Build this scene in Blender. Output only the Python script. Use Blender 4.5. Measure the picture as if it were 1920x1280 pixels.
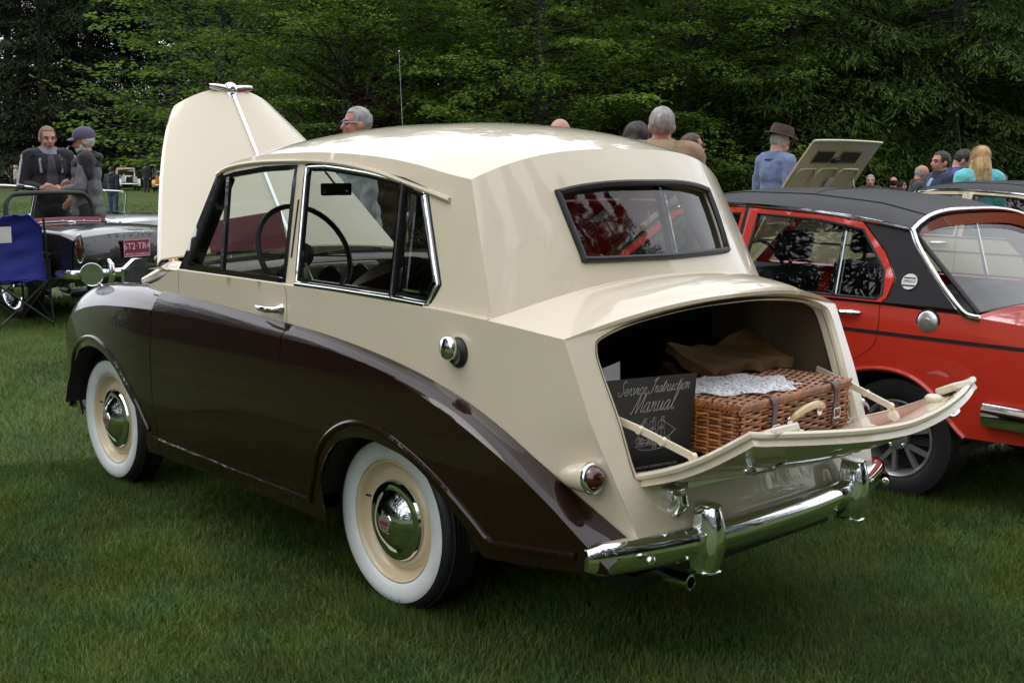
import bpy, bmesh, math, random
import numpy as np
from mathutils import Vector, Matrix, noise
from mathutils.geometry import delaunay_2d_cdt

for o in list(bpy.data.objects): bpy.data.objects.remove(o, do_unlink=True)
scene = bpy.context.scene
COL = scene.collection
R_ = math.radians
random.seed(7); RNG = np.random.default_rng(11)

# ------------------------------------------------------------------ camera
cam_d = bpy.data.cameras.new('camera'); cam = bpy.data.objects.new('camera', cam_d); COL.objects.link(cam)
scene.camera = cam
CAM_POS = Vector((-3.051, 2.931, 1.487)); YAW, PIT, ROLL = R_(-42.98), R_(-8.5), R_(.4)
_f = Vector((math.cos(PIT)*math.cos(YAW), math.cos(PIT)*math.sin(YAW), math.sin(PIT)))
_r = Vector((math.sin(YAW), -math.cos(YAW), 0)); _u = _r.cross(_f)
_r2 = math.cos(ROLL)*_r + math.sin(ROLL)*_u; _u2 = -math.sin(ROLL)*_r + math.cos(ROLL)*_u
cam.matrix_world = Matrix(((_r2.x,_u2.x,-_f.x,CAM_POS.x),(_r2.y,_u2.y,-_f.y,CAM_POS.y),(_r2.z,_u2.z,-_f.z,CAM_POS.z),(0,0,0,1)))
cam_d.sensor_width = 36; cam_d.lens = 41.49; cam_d.clip_end = 2000; cam_d.clip_start = .05

# ------------------------------------------------------------------ sky, sun, exposure
SUN_EL, SUN_AZ = R_(60), R_(60)          # azimuth of the sun seen from the scene (from +x towards +y)
world = bpy.data.worlds.new('World'); scene.world = world; world.use_nodes = True
nt = world.node_tree; nt.nodes.clear()
wo = nt.nodes.new('ShaderNodeOutputWorld'); bg = nt.nodes.new('ShaderNodeBackground')
sky = nt.nodes.new('ShaderNodeTexSky'); sky.sky_type = 'NISHITA'; sky.sun_disc = False
sky.sun_elevation = SUN_EL; sky.sun_rotation = R_(90) - SUN_AZ
sky.air_density = 1.0; sky.dust_density = 3.0; sky.ozone_density = 1.0
hs = nt.nodes.new('ShaderNodeHueSaturation'); hs.inputs['Saturation'].default_value = .22
# broken cloud: soft noise over the sky's own brightness
tc = nt.nodes.new('ShaderNodeTexCoord'); cn = nt.nodes.new('ShaderNodeTexNoise'); cn.inputs['Scale'].default_value = 2.2; cn.inputs['Detail'].default_value = 6
cr_ = nt.nodes.new('ShaderNodeMapRange'); cr_.inputs[1].default_value = .3; cr_.inputs[2].default_value = .7; cr_.inputs[3].default_value = .75; cr_.inputs[4].default_value = 1.3
mx = nt.nodes.new('ShaderNodeVectorMath'); mx.operation = 'SCALE'
nt.links.new(tc.outputs['Generated'], cn.inputs['Vector']); nt.links.new(cn.outputs['Fac'], cr_.inputs[0])
# overcast: an even pale cloud deck over most of the clear sky
dk = nt.nodes.new('ShaderNodeMixRGB'); dk.inputs['Fac'].default_value = .8; dk.inputs['Color2'].default_value = (9.4, 9.6, 10.2, 1)
nt.links.new(sky.outputs[0], hs.inputs['Color']); nt.links.new(hs.outputs[0], dk.inputs['Color1']); nt.links.new(dk.outputs[0], mx.inputs[0]); nt.links.new(cr_.outputs[0], mx.inputs['Scale'])
nt.links.new(mx.outputs[0], bg.inputs['Color']); nt.links.new(bg.outputs[0], wo.inputs['Surface'])
bg.inputs['Strength'].default_value = .15
sl = bpy.data.lights.new('sun', 'SUN'); sun = bpy.data.objects.new('sun', sl); COL.objects.link(sun)
sl.energy = .5; sl.angle = R_(30); sl.color = (1, .96, .9)
sd = Vector((math.cos(SUN_EL)*math.cos(SUN_AZ), math.cos(SUN_EL)*math.sin(SUN_AZ), math.sin(SUN_EL)))
sun.rotation_euler = (-sd).to_track_quat('-Z', 'Y').to_euler(); sun.location = sd*40
scene.view_settings.view_transform = 'Standard'; scene.view_settings.look = 'None'
scene.view_settings.exposure = 0.34; scene.view_settings.gamma = 1.0

# ------------------------------------------------------------------ materials
MATS = {}
def _n(nt, t, **k):
    n = nt.nodes.new(t)
    for a, b in k.items(): setattr(n, a, b)
    return n
def mat(name, col, rough=.5, metal=0, coat=0, var=.0, vscale=8., bump=0., bscale=40., spec=.5, coatr=.03, rvar=0., trans=0., sheen=0., island=0., stretch=None):
    if name in MATS: return MATS[name]
    m = bpy.data.materials.new(name); m.use_nodes = True; nt = m.node_tree
    b = nt.nodes['Principled BSDF']
    b.inputs['Base Color'].default_value = (*col, 1); b.inputs['Roughness'].default_value = rough
    b.inputs['Metallic'].default_value = metal; b.inputs['Coat Weight'].default_value = coat
    b.inputs['Coat Roughness'].default_value = coatr; b.inputs['Specular IOR Level'].default_value = spec
    b.inputs['Sheen Weight'].default_value = sheen
    L = nt.links.new
    tcn = _n(nt, 'ShaderNodeTexCoord'); vec = tcn.outputs['Object']
    if stretch:
        mp = _n(nt, 'ShaderNodeMapping'); mp.inputs['Scale'].default_value = stretch; L(vec, mp.inputs['Vector']); vec = mp.outputs[0]
    if var or rvar:
        n = _n(nt, 'ShaderNodeTexNoise'); n.inputs['Scale'].default_value = vscale; n.inputs['Detail'].default_value = 5; L(vec, n.inputs['Vector'])
        if var:
            mr = _n(nt, 'ShaderNodeMapRange'); mr.inputs[1].default_value = .3; mr.inputs[2].default_value = .7; mr.inputs[3].default_value = 1-var; mr.inputs[4].default_value = 1+var
            L(n.outputs['Fac'], mr.inputs[0])
            src = mr.outputs[0]
            if island:
                g = _n(nt, 'ShaderNodeNewGeometry'); m2 = _n(nt, 'ShaderNodeMapRange'); m2.inputs[3].default_value = 1-island; m2.inputs[4].default_value = 1+island
                L(g.outputs['Random Per Island'], m2.inputs[0]); mm = _n(nt, 'ShaderNodeMath', operation='MULTIPLY'); L(src, mm.inputs[0]); L(m2.outputs[0], mm.inputs[1]); src = mm.outputs[0]
            sc = _n(nt, 'ShaderNodeVectorMath', operation='SCALE'); sc.inputs[0].default_value = col; L(src, sc.inputs['Scale'])
            L(sc.outputs[0], b.inputs['Base Color'])
        if rvar:
            mr = _n(nt, 'ShaderNodeMapRange'); mr.inputs[1].default_value = .3; mr.inputs[2].default_value = .7; mr.inputs[3].default_value = max(0, rough-rvar); mr.inputs[4].default_value = rough+rvar
            L(n.outputs['Fac'], mr.inputs[0]); L(mr.outputs[0], b.inputs['Roughness'])
    if bump:
        n = _n(nt, 'ShaderNodeTexNoise'); n.inputs['Scale'].default_value = bscale; n.inputs['Detail'].default_value = 4; L(vec, n.inputs['Vector'])
        bp = _n(nt, 'ShaderNodeBump'); bp.inputs['Strength'].default_value = bump; bp.inputs['Distance'].default_value = .01; L(n.outputs['Fac'], bp.inputs['Height']); L(bp.outputs[0], b.inputs['Normal'])
    if trans:
        t = _n(nt, 'ShaderNodeBsdfTranslucent'); t.inputs['Color'].default_value = (col[0]*1.5, col[1]*1.6, col[2]*.8, 1)
        ms = _n(nt, 'ShaderNodeMixShader'); ms.inputs[0].default_value = trans
        out = nt.nodes['Material Output']; L(b.outputs[0], ms.inputs[1]); L(t.outputs[0], ms.inputs[2]); L(ms.outputs[0], out.inputs['Surface'])
    MATS[name] = m; return m
def glassmat(name, tint=(.85,.9,.88), refl=1.):
    if name in MATS: return MATS[name]
    m = bpy.data.materials.new(name); m.use_nodes = True; nt = m.node_tree; nt.nodes.clear(); L = nt.links.new
    o = _n(nt, 'ShaderNodeOutputMaterial'); t = _n(nt, 'ShaderNodeBsdfTransparent'); t.inputs[0].default_value = (*tint, 1)
    g = _n(nt, 'ShaderNodeBsdfGlossy'); g.inputs['Roughness'].default_value = .01
    f = _n(nt, 'ShaderNodeLayerWeight'); f.inputs['Blend'].default_value = .5
    pw = _n(nt, 'ShaderNodeMath', operation='POWER'); pw.inputs[1].default_value = 4; L(f.outputs['Facing'], pw.inputs[0])
    mu = _n(nt, 'ShaderNodeMath', operation='MULTIPLY_ADD'); mu.use_clamp = True; mu.inputs[1].default_value = .9; mu.inputs[2].default_value = .07*refl; L(pw.outputs[0], mu.inputs[0])
    ms = _n(nt, 'ShaderNodeMixShader'); L(mu.outputs[0], ms.inputs[0]); L(t.outputs[0], ms.inputs[1]); L(g.outputs[0], ms.inputs[2]); L(ms.outputs[0], o.inputs[0])
    MATS[name] = m; return m

CREAM = mat('cream paint', (.69,.612,.455), .35, bump=.03, bscale=3., coat=1, coatr=.02, var=.02, vscale=3, rvar=.05)
BROWN = mat('dark brown paint', (.0130,.0043,.0033), .4, spec=.08, bump=.03, bscale=3., coat=1, coatr=.015, var=.1, vscale=3)
CHROME = mat('chrome', (.78,.79,.8), .05, 1, var=.03, vscale=20, rvar=.02)
DULLMETAL = mat('dull metal', (.35,.35,.35), .35, 1, var=.1)
BLACKRUB = mat('black rubber', (.012,.012,.013), .5, var=.2, vscale=30, bump=.1)
BLACKPAINT = mat('black paint', (.008,.008,.009), .25, coat=1, coatr=.02, var=.1)
WHITEWALL = mat('white tyre wall', (.74,.77,.76), .5, var=.06, vscale=12, bump=.05)
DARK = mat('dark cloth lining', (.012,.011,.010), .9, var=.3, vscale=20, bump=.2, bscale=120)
LEATHER = mat('dark brown leather', (.03,.017,.012), .45, var=.25, vscale=15, bump=.2, bscale=90)
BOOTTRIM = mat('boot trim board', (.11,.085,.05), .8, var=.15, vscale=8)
GLASS = glassmat('window glass')
SMOKE = glassmat('shaded window glass', (.6,.64,.62))
REDLENS = mat('red lens', (.045,.002,.003), .12, coat=1, var=.25, vscale=60)
SKIN = mat('skin', (.50,.27,.19), .5, var=.1, vscale=25)
SKIN2 = mat('ruddy skin', (.48,.22,.16), .5, var=.12, vscale=25)

# ------------------------------------------------------------------ helpers
def V(*a): return np.array(a, float)
def link(o, parent=None):
    COL.objects.link(o)
    if parent is not None: o.parent = parent
    return o
def tag(o, label, cat, group=None, kind=None):
    if label: o['label'] = label
    if cat: o['category'] = cat
    if group: o['group'] = group
    if kind: o['kind'] = kind
    return o
def thing(name, label, cat, loc=(0,0,0), rotz=0., group=None):
    o = bpy.data.objects.new(name, None); o.empty_display_size = .1; link(o)
    o.location = loc; o.rotation_euler = (0,0,rotz); return tag(o, label, cat, group)
def obj(name, vf, m, parent=None, smooth=True, angle=40, solid=0., off=-1, bevel=0., label=None, fm=None, subsurf=0):
    v, f = vf
    me = bpy.data.meshes.new(name); me.from_pydata([tuple(map(float,p)) for p in v], [], [tuple(int(i) for i in q) for q in f])
    me.update()
    ms = m if isinstance(m, (list, tuple)) else [m]
    for q in ms: me.materials.append(q)
    if fm is not None: me.polygons.foreach_set('material_index', np.asarray(fm, dtype=np.int32))
    if smooth:
        me.polygons.foreach_set('use_smooth', np.ones(len(me.polygons), dtype=bool))
        if angle and not subsurf: me.set_sharp_from_angle(angle=R_(angle))
    o = bpy.data.objects.new(name, me); link(o, parent)
    if solid:
        md = o.modifiers.new('s', 'SOLIDIFY'); md.thickness = solid; md.offset = off
        if smooth: md = o.modifiers.new('e', 'EDGE_SPLIT'); md.split_angle = R_(angle or 50)
    if bevel:
        md = o.modifiers.new('b', 'BEVEL'); md.width = bevel; md.segments = 2; md.limit_method = 'ANGLE'; md.angle_limit = R_(40)
    if subsurf:
        md = o.modifiers.new('u', 'SUBSURF'); md.levels = subsurf; md.render_levels = subsurf
    if label: o['label'] = label
    return o
def copy_tree(o, parent=None):
    c = o.copy(); COL.objects.link(c); c.parent = parent
    for ch in list(o.children): copy_tree(ch, c)
    return c
def merge(*vfs):
    V_, F_ = [], []; n = 0
    for v, f in vfs:
        V_ += [tuple(p) for p in v]; F_ += [tuple(i+n for i in q) for q in f]; n += len(v)
    return V_, F_
def xf(vf, loc=(0,0,0), rot=None, scale=(1,1,1)):
    v = np.array(vf[0], float)*np.array(scale)
    if rot is not None:
        M = np.array(rot if not hasattr(rot,'to_matrix') else rot.to_matrix()); v = v@M.T
    return (v+np.array(loc)).tolist(), vf[1]
def rotm(axis, deg): return np.array(Matrix.Rotation(R_(deg), 3, axis))
def cr(pts, n=8, closed=False):
    p = np.array(pts, float); N = len(p); out = []
    rng = range(N) if closed else range(N-1)
    for i in rng:
        if closed: a,b,c,d = p[(i-1)%N],p[i],p[(i+1)%N],p[(i+2)%N]
        else: b,c = p[i],p[i+1]; a = p[i-1] if i else 2*b-c; d = p[i+2] if i+2 < N else 2*c-b
        for k in range(n):
            t = k/n; out.append(.5*((2*b)+(c-a)*t+(2*a-5*b+4*c-d)*t*t+(3*b-a-3*c+d)*t**3))
    if not closed: out.append(p[-1])
    return np.array(out)
def pf(pts):
    p = sorted(pts); x = np.array([a for a,_ in p]); y = np.array([b for _,b in p]); h = np.diff(x); dl = np.diff(y)/h
    d = np.zeros(len(x)); d[0] = dl[0]; d[-1] = dl[-1]
    for i in range(1, len(x)-1):
        if dl[i-1]*dl[i] > 0:
            w1 = 2*h[i]+h[i-1]; w2 = h[i]+2*h[i-1]; d[i] = (w1+w2)/(w1/dl[i-1]+w2/dl[i])
    def g(t):
        if t <= x[0]: return y[0]+d[0]*(t-x[0])
        if t >= x[-1]: return y[-1]+d[-1]*(t-x[-1])
        i = int(np.searchsorted(x, t)-1); s = (t-x[i])/h[i]
        return (2*s**3-3*s**2+1)*y[i]+(s**3-2*s**2+s)*h[i]*d[i]+(-2*s**3+3*s**2)*y[i+1]+(s**3-s**2)*h[i]*d[i+1]
    return g
def inpoly(P, poly):
    poly = np.asarray(poly); x, y = P[:,0], P[:,1]; c = np.zeros(len(P), bool); n = len(poly)
    for i in range(n):
        x1,y1 = poly[i]; x2,y2 = poly[i-1]
        if y1 == y2: continue
        c ^= ((y1 > y) != (y2 > y)) & (x < (x2-x1)*(y-y1)/(y2-y1)+x1)
    return c
def dens(poly, step, closed=True):
    p = np.asarray(poly, float); out = []; n = len(p)
    for i in range(n if closed else n-1):
        a, b = p[i], p[(i+1)%n]; k = max(1, int(np.ceil(np.linalg.norm(b-a)/step)))
        for j in range(k): out.append(a+(b-a)*j/k)
    if not closed: out.append(p[-1])
    return np.array(out)
def sheet(outline, holes=(), step=.04, fn=None, flip=False):
    loops = [dens(outline, step)]+[dens(h, step) for h in holes]
    verts = []; edges = []
    for l in loops:
        k = len(verts); verts += [Vector(p) for p in l]; edges += [(k+i, k+(i+1)%len(l)) for i in range(len(l))]
    o = loops[0]; mn, mxx = o.min(0), o.max(0)
    gx, gy = np.meshgrid(np.arange(mn[0]+step/2, mxx[0], step), np.arange(mn[1]+step/2, mxx[1], step)); G = np.stack([gx.ravel(), gy.ravel()], 1)
    keep = inpoly(G, o)
    for h in loops[1:]: keep &= ~inpoly(G, h)
    G = G[keep]
    if len(G):
        B = np.vstack(loops); dmin = np.array([np.min(np.hypot(*(B-g).T)) for g in G]); G = G[dmin > step*.45]
        verts += [Vector(g) for g in G]
    r = delaunay_2d_cdt(verts, edges, [], 0, 1e-6); P = np.array([tuple(v) for v in r[0]]); F = [list(f) for f in r[2]]
    cen = np.array([P[f].mean(0) for f in F]); ok = inpoly(cen, o)
    for h in loops[1:]: ok &= ~inpoly(cen, h)
    F = [f[::-1] if flip else f for f, k in zip(F, ok) if k]
    used = sorted({i for f in F for i in f}); mp = {a: b for b, a in enumerate(used)}
    P3 = [fn(*P[i]) if fn else (P[i][0], P[i][1], 0) for i in used]
    return P3, [[mp[i] for i in f] for f in F]
def grid(rows, closed=False, flip=False):
    n = len(rows[0]); v = [tuple(p) for r in rows for p in r]; f = []
    for i in range(len(rows)-1):
        for j in range(n if closed else n-1):
            a, b = i*n+j, i*n+(j+1)%n; q = (a, b, b+n, a+n); f.append(q[::-1] if flip else q)
    return v, f
def tube(path, r, n=8, closed=False, caps=True, up=None, flat=1.):
    p = np.array(path, float); N = len(p); rr = np.full(N, r) if np.isscalar(r) else np.interp(np.linspace(0,1,N), np.linspace(0,1,len(r)), r)
    T = np.roll(p,-1,0)-np.roll(p,1,0) if closed else np.gradient(p, axis=0)
    T /= np.linalg.norm(T, axis=1)[:,None]+1e-12
    u = np.array(up if up is not None else (0,0,1), float)
    if abs(T[0]@u) > .95: u = V(1,0,0)
    rows = []
    a = u-(u@T[0])*T[0]; a /= np.linalg.norm(a)
    for i in range(N):
        if up is not None:
            u2 = np.array(up, float); a = u2-(u2@T[i])*T[i]
            if np.linalg.norm(a) < 1e-3: a = V(1,0,0)
        else: a = a-(a@T[i])*T[i]
        a /= np.linalg.norm(a); b = np.cross(T[i], a)
        rows.append([p[i]+rr[i]*(math.cos(t)*b*flat+math.sin(t)*a) for t in np.linspace(0, 2*math.pi, n, endpoint=False)])
    if closed: rows.append(rows[0])
    v, f = grid(rows, closed=True, flip=True)
    if caps and not closed:
        f.append(tuple(range(n))); f.append(tuple(range(len(v)-1, len(v)-n-1, -1)))
    return v, f
def bar(path, w, h, up=(0,0,1), closed=False):
    p = np.array(path, float); N = len(p)
    T = np.roll(p,-1,0)-np.roll(p,1,0) if closed else np.gradient(p, axis=0)
    rows = []
    for i in range(N):
        t = T[i]/(np.linalg.norm(T[i])+1e-12); u = np.array(up, float); u = u-(u@t)*t
        u /= np.linalg.norm(u)+1e-12; b = np.cross(t, u)
        rows.append([p[i]+b*w/2+u*h/2, p[i]-b*w/2+u*h/2, p[i]-b*w/2-u*h/2, p[i]+b*w/2-u*h/2])
    if closed: rows.append(rows[0])
    v, f = grid(rows, closed=True)
    if not closed: f.append((3,2,1,0)); k = len(v); f.append((k-4,k-3,k-2,k-1))
    return v, f
def lathe(prof, n=32, axis='y', a0=0, a1=2*math.pi):
    full = abs(a1-a0-2*math.pi) < 1e-6
    rows = []
    for r, h in prof:
        ts = np.linspace(a0, a1, n, endpoint=not full)
        rows.append([{'y':(r*math.cos(t), h, r*math.sin(t)), 'z':(r*math.cos(t), r*math.sin(t), h), 'x':(h, r*math.cos(t), r*math.sin(t))}[axis] for t in ts])
    return grid(rows, closed=full, flip=(axis != 'y'))
def box(x0,x1,y0,y1,z0,z1):
    v = [(x,y,z) for z in (z0,z1) for y in (y0,y1) for x in (x0,x1)]
    return v, [(0,2,3,1),(4,5,7,6),(0,1,5,4),(2,6,7,3),(0,4,6,2),(1,3,7,5)]
def sph(c, r, n=10, m=8):
    r = np.array([r]*3 if np.isscalar(r) else r, float); c = np.array(c, float); v = [c+r*V(0,0,-1)]; f = []
    for i in range(1, m):
        ph = -math.pi/2+math.pi*i/m
        for j in range(n):
            t = 2*math.pi*j/n; v.append(c+r*V(math.cos(ph)*math.cos(t), math.cos(ph)*math.sin(t), math.sin(ph)))
    v.append(c+r*V(0,0,1)); top = len(v)-1
    for j in range(n): f.append((0, 1+(j+1)%n, 1+j)); f.append((top, top-n+j, top-n+(j+1)%n))
    for i in range(m-2):
        for j in range(n): a, b = 1+i*n+j, 1+i*n+(j+1)%n; f.append((a, b, b+n, a+n))
    return [tuple(p) for p in v], f
def capsule(path, rs, n=8): 
    """tube with rounded ends"""
    p = np.array(path, float); rs = list(rs) if not np.isscalar(rs) else [rs]*len(p)
    parts = [tube(p, rs, n)]+[sph(p[i], rs[i], n, 6) for i in range(len(p))]
    return merge(*parts)
def text_mesh(s, size, shear=0, extr=.001, align='CENTER', spacing=1.):
    c = bpy.data.curves.new('t', 'FONT'); c.body = s; c.size = size; c.shear = shear; c.extrude = extr; c.align_x = align; c.align_y = 'CENTER'; c.space_character = spacing; c.resolution_u = 2
    o = bpy.data.objects.new('t', c); me = bpy.data.meshes.new_from_object(o)
    v = [tuple(p.co) for p in me.vertices]; f = [tuple(p.vertices) for p in me.polygons]
    bpy.data.objects.remove(o); bpy.data.curves.remove(c); bpy.data.meshes.remove(me)
    return v, f
def frame3(o, ex, ey):
    """matrix rows for placing flat XY art at o with in-plane axes ex, ey"""
    ex = np.array(ex, float); ex /= np.linalg.norm(ex); ey = np.array(ey, float); ey -= (ey@ex)*ex; ey /= np.linalg.norm(ey)
    return np.stack([ex, ey, np.cross(ex, ey)], 1), np.array(o, float)
def place(vf, fr):
    M, o = fr; return (np.array(vf[0])@M.T+o).tolist(), vf[1]
# ================================================================== cream and brown vintage saloon
car = thing('vintage_saloon_car', 'cream and dark brown vintage saloon with open bonnet and open boot', 'car', (0,0,0))
def YF(x):
    y = .775
    if x > 1.5: y -= .17*((x-1.5)/1.2)**2
    if x < -.3: y -= .05*((-.3-x)/.75)**2
    return y
def YB(x):
    y = .705
    if x < -.2: y -= .05*(((-.2-x)/.8)**1.6)
    if x > 1.2: y -= .17*((x-1.2)/1.5)**1.5
    return y
def YC(x, z):
    y = .695-.09*(z-1.06)/.39
    if z > 1.45: y -= .12*(z-1.45)
    if x < -.1: y -= .03*((-.1-x)/.44)**2
    return y
def YFz(x, z): return YF(x)-.02*((z-.62)/.28)**2
creaseF = pf([(2.62,.70),(2.5,.755),(2.2,.83),(1.864,.872),(1.435,.893),(1.0,.896),(.46,.889),(.21,.883),(0,.867),(-.173,.842),(-.32,.806),(-.49,.753),(-.645,.691),(-.741,.645),(-.859,.577),(-.954,.51),(-1.05,.44)])
borderF = pf([(1.7,.978),(1.555,.975),(1.406,.969),(1.163,.963),(.814,.949),(.502,.934),(.314,.924),(.096,.905),(-.106,.88),(-.291,.846),(-.459,.80),(-.613,.738),(-.757,.663),(-.893,.58),(-1.021,.492),(-1.07,.455)])
belt = pf([(1.66,1.055),(1.3,1.064),(.5,1.066),(0,1.062),(-.3,1.058),(-.541,1.045),(-.832,1.02)])
TAILX = pf([(1.02,-.832),(.80,-.928),(.65,-.988),(.51,-1.038),(.40,-1.06)])
def YQ(x, z): return YB(x)-.055*min(1,max(0,(.80-z)/.3))*min(1,max(0,(-.72-x)/.32))

rarch = cr([(.213,.28),(.225,.402),(.2,.485),(.132,.566),(.031,.613),(-.064,.626),(-.143,.62),(-.27,.6),(-.378,.551),(-.468,.486),(-.544,.427),(-.590,.372)], 4)
farch = cr([(1.533,.285),(1.536,.386),(1.589,.457),(1.677,.533),(1.773,.601),(1.919,.654),(2.064,.668),(2.204,.649),(2.359,.594),(2.46,.478),(2.453,.28)], 4)
rout = cr([(.30,.345),(.246,.458),(.221,.524),(.16,.594),(.073,.647),(-.025,.672),(-.131,.665),(-.245,.634),(-.366,.587),(-.479,.526),(-.565,.469),(-.627,.425),(-.70,.428),(-.947,.455)], 5)
fout = cr([(2.555,.36),(2.55,.442),(2.44,.583),(2.326,.65),(2.199,.69),(2.05,.708),(1.901,.688),(1.769,.632),(1.663,.562),(1.566,.487),(1.496,.401),(1.458,.364),(1.2,.356),(.8,.35),(.282,.347)], 5)

def side_patch(s, x0, x1, lowpts):
    """brown lower skin between x0<x1: outline lowpts (from x0 to x1 along the bottom) + crease back"""
    xs = np.linspace(x1, x0, max(3, int((x1-x0)/.04)))
    out = list(map(tuple, lowpts))+[(x, creaseF(x)) for x in xs]
    return sheet(out, (), .045, lambda x, z: (x, s*YFz(x, z), z), flip=(s > 0))
def shoulder(s, x0, x1, n=None):
    xs = np.linspace(x0, x1, n or max(3, int((x1-x0)/.035)))
    rows = []
    for k in range(9):
        t = k/8; a = t*math.pi/2; r = []
        for x in xs:
            zc, zb = creaseF(x), borderF(x); yc, yb = YFz(x, zc), YQ(x, zb)+.004
            # quarter of a superellipse: soft at the crease, flatter above
            fy = (1-math.cos(a))*.45+t*.55; fz = math.sin(a)*.45+t*.55
            r.append((x, s*(yc+(yb-yc)*fy), zc+(zb-zc)*fz))
        rows.append(r)
    return grid(rows, flip=(s > 0))
def weld(vf, d=1e-4):
    bm = bmesh.new(); vs = [bm.verts.new(p) for p in vf[0]]
    for f in vf[1]:
        try: bm.faces.new([vs[i] for i in f])
        except ValueError: pass
    bmesh.ops.remove_doubles(bm, verts=bm.verts, dist=d)
    bm.verts.index_update(); v = [tuple(p.co) for p in bm.verts]; f = [[q.index for q in p.verts] for p in bm.faces]; bm.free(); return v, f

for s in (1, -1):
    # ---- brown wings and door skin
    lowr = [(-1.05,.425),(-.9,.40),(-.744,.380),(-.596,.366)]+[tuple(p) for p in rarch[::-1]]+[(.213,.285),(.456,.287)]
    rw = obj('rear_wing', merge(side_patch(s, -1.05, .456, lowr), shoulder(s, -1.05, .456)), BROWN, car, angle=60, solid=.008)
    obj('arch_moulding', tube([(x, s*(YFz(x, z)+.001), z) for x, z in rout], .011, 8, flat=.9), BROWN, rw)
    door = obj('door', merge(side_patch(s, .462, 1.432, [(.425,.29),(1.41,.29)]), shoulder(s, .462, 1.432)), BROWN, car, angle=60, solid=.008)
    lowf = [(1.415,.289),(1.44,.289)]+[tuple(p) for p in farch]+[(2.56,.27),(2.62,.36),(2.646,.5),(2.64,.62)]
    fw = obj('front_wing', side_patch(s, 1.438, 2.60, lowf), BROWN, car, angle=60, solid=.008)
    obj('sill_moulding', tube([(x, s*(YFz(x, z)+.001), z) for x, z in fout], .011, 8, flat=.9), BROWN, fw)
    # top of the front wing, from the crease over to the bonnet side
    ztop = pf([(2.63,.80),(2.55,.862),(2.42,.902),(2.21,.934),(2.0,.952),(1.73,.966),(1.59,.968),(1.438,.97)])
    rows = []
    xs = np.linspace(1.438, 2.60, 40)
    for k in range(14):
        t = k/13; r = []
        for x in xs:
            zc = creaseF(x); yc = YFz(x, zc); yt = .60-.10*max(0, (x-1.9)/.7)**2; zt = ztop(x); yi = .46-.12*max(0,(x-1.6)/1.1)
            if t < .6:
                a = t/.6*math.pi/2; y = yc+(yt-yc)*((1-math.cos(a))*.6+t/.6*.4); z = zc+(zt-zc)*(math.sin(a)*.65+t/.6*.35)
            else:
                q = (t-.6)/.4; y = yt+(yi-yt)*q; z = zt-.10*q*q
            r.append((x, s*y, z))
        rows.append(r)
    obj('wing_top', grid(rows, flip=(s > 0)), BROWN, fw, angle=80)
    # nose of the wing
    zz = np.linspace(.27, .70, 14); edge = pf([(.27,2.56),(.36,2.62),(.5,2.646),(.62,2.64),(.70,2.62)])
    rows = []
    for k in range(9):
        t = k/8; a = t*math.pi/2
        rows.append([(edge(z)+.09*math.sin(a), s*(YFz(edge(z), z)-.25*(1-math.cos(a))), z) for z in zz])
    rr2 = []
    obj('wing_nose', grid(rows, flip=(s > 0)), BROWN, fw, angle=80)
    rows = []
    for k in range(9):
        t = k/8; rows.append([(2.60+.13*math.sin(u*math.pi/2)*(1-t*t*.95), s*((YF(2.62)-.02)*(1-t)+(.50)*t-.25*(1-math.cos(u*math.pi/2))), .69+.12*math.sin(t*math.pi/2)*(1-.25*u)) for u in np.linspace(0,1,9)])
    obj('wing_crown', grid(rows, flip=(s < 0)), BROWN, fw, angle=80)
    hl = obj('headlight', xf(lathe([(.0,.03),(.05,.028),(.08,.018),(.092,0),(.094,-.02)], 24, 'x'), (2.70, s*.48, .66)), CHROME, fw)
    # ---- cream panels
    tailpts = [(TAILX(z), z) for z in np.linspace(1.02, .46, 12)]
    out = [(.492, belt(.492))]+[(x, belt(x)) for x in np.linspace(.4, -.832, 22)]+tailpts[1:]+[(x, borderF(x)-.012) for x in np.linspace(-1.03, .46, 30)]+[(.497,.925),(.497,1.0),(.490,1.04)]
    out = [(.515, belt(.515)),]+out[1:-2]+[(.497,1.03),(.503,1.053)]
    obj('quarter_panel', sheet(out, (), .04, lambda x, z: (x, s*YQ(x, z), z), flip=(s > 0)), CREAM, car, angle=60, solid=.008)
    out = [(.502,.92),(.502,1.03),(.508,1.053),(.522, belt(.522))]+[(x, belt(x)) for x in np.linspace(.6, 1.298, 14)]+[(x, borderF(x)-.012) for x in np.linspace(1.298, .55, 14)]
    du = obj('door_upper', sheet(out, (), .04, lambda x, z: (x, s*YB(x), z), flip=(s > 0)), CREAM, door, angle=60, solid=.008)
    out = [(1.303, belt(1.303)),(1.303, borderF(1.303)-.012)]+[(x, borderF(x)-.012) for x in np.linspace(1.35, 1.60, 8)]+[(1.58,.985),(1.50,1.005),(1.42,1.035),(1.36,1.055)]
    obj('scuttle_side', sheet(out, (), .04, lambda x, z: (x, s*YB(x), z), flip=(s > 0)), CREAM, car, angle=60, solid=.008)
    # small ledge between belt and cabin
    xs = np.linspace(1.3, -.541, 50)
    obj('belt_ledge', grid([[(x, s*YB(x), belt(x)-.001) for x in xs], [(x, s*(YB(x)-.003), belt(x)+.003) for x in xs], [(x, s*(YC(x, belt(x))-.012), belt(x)+.004) for x in xs]], flip=(s > 0)), CREAM, car)
    # ---- cabin side with window openings
    creaseC = [(1.109,1.468),(1.05,1.486),(.949,1.505),(.75,1.521),(.523,1.526),(.323,1.522),(.101,1.509),(-.097,1.486),(-.25,1.46),(-.362,1.443)]
    cc = cr(creaseC, 5)
    dwin = [(1.232,1.078),(.968,1.078),(.531,1.078),(.586,1.474),(.797,1.465),(.998,1.444),(1.085,1.428)]
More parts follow.
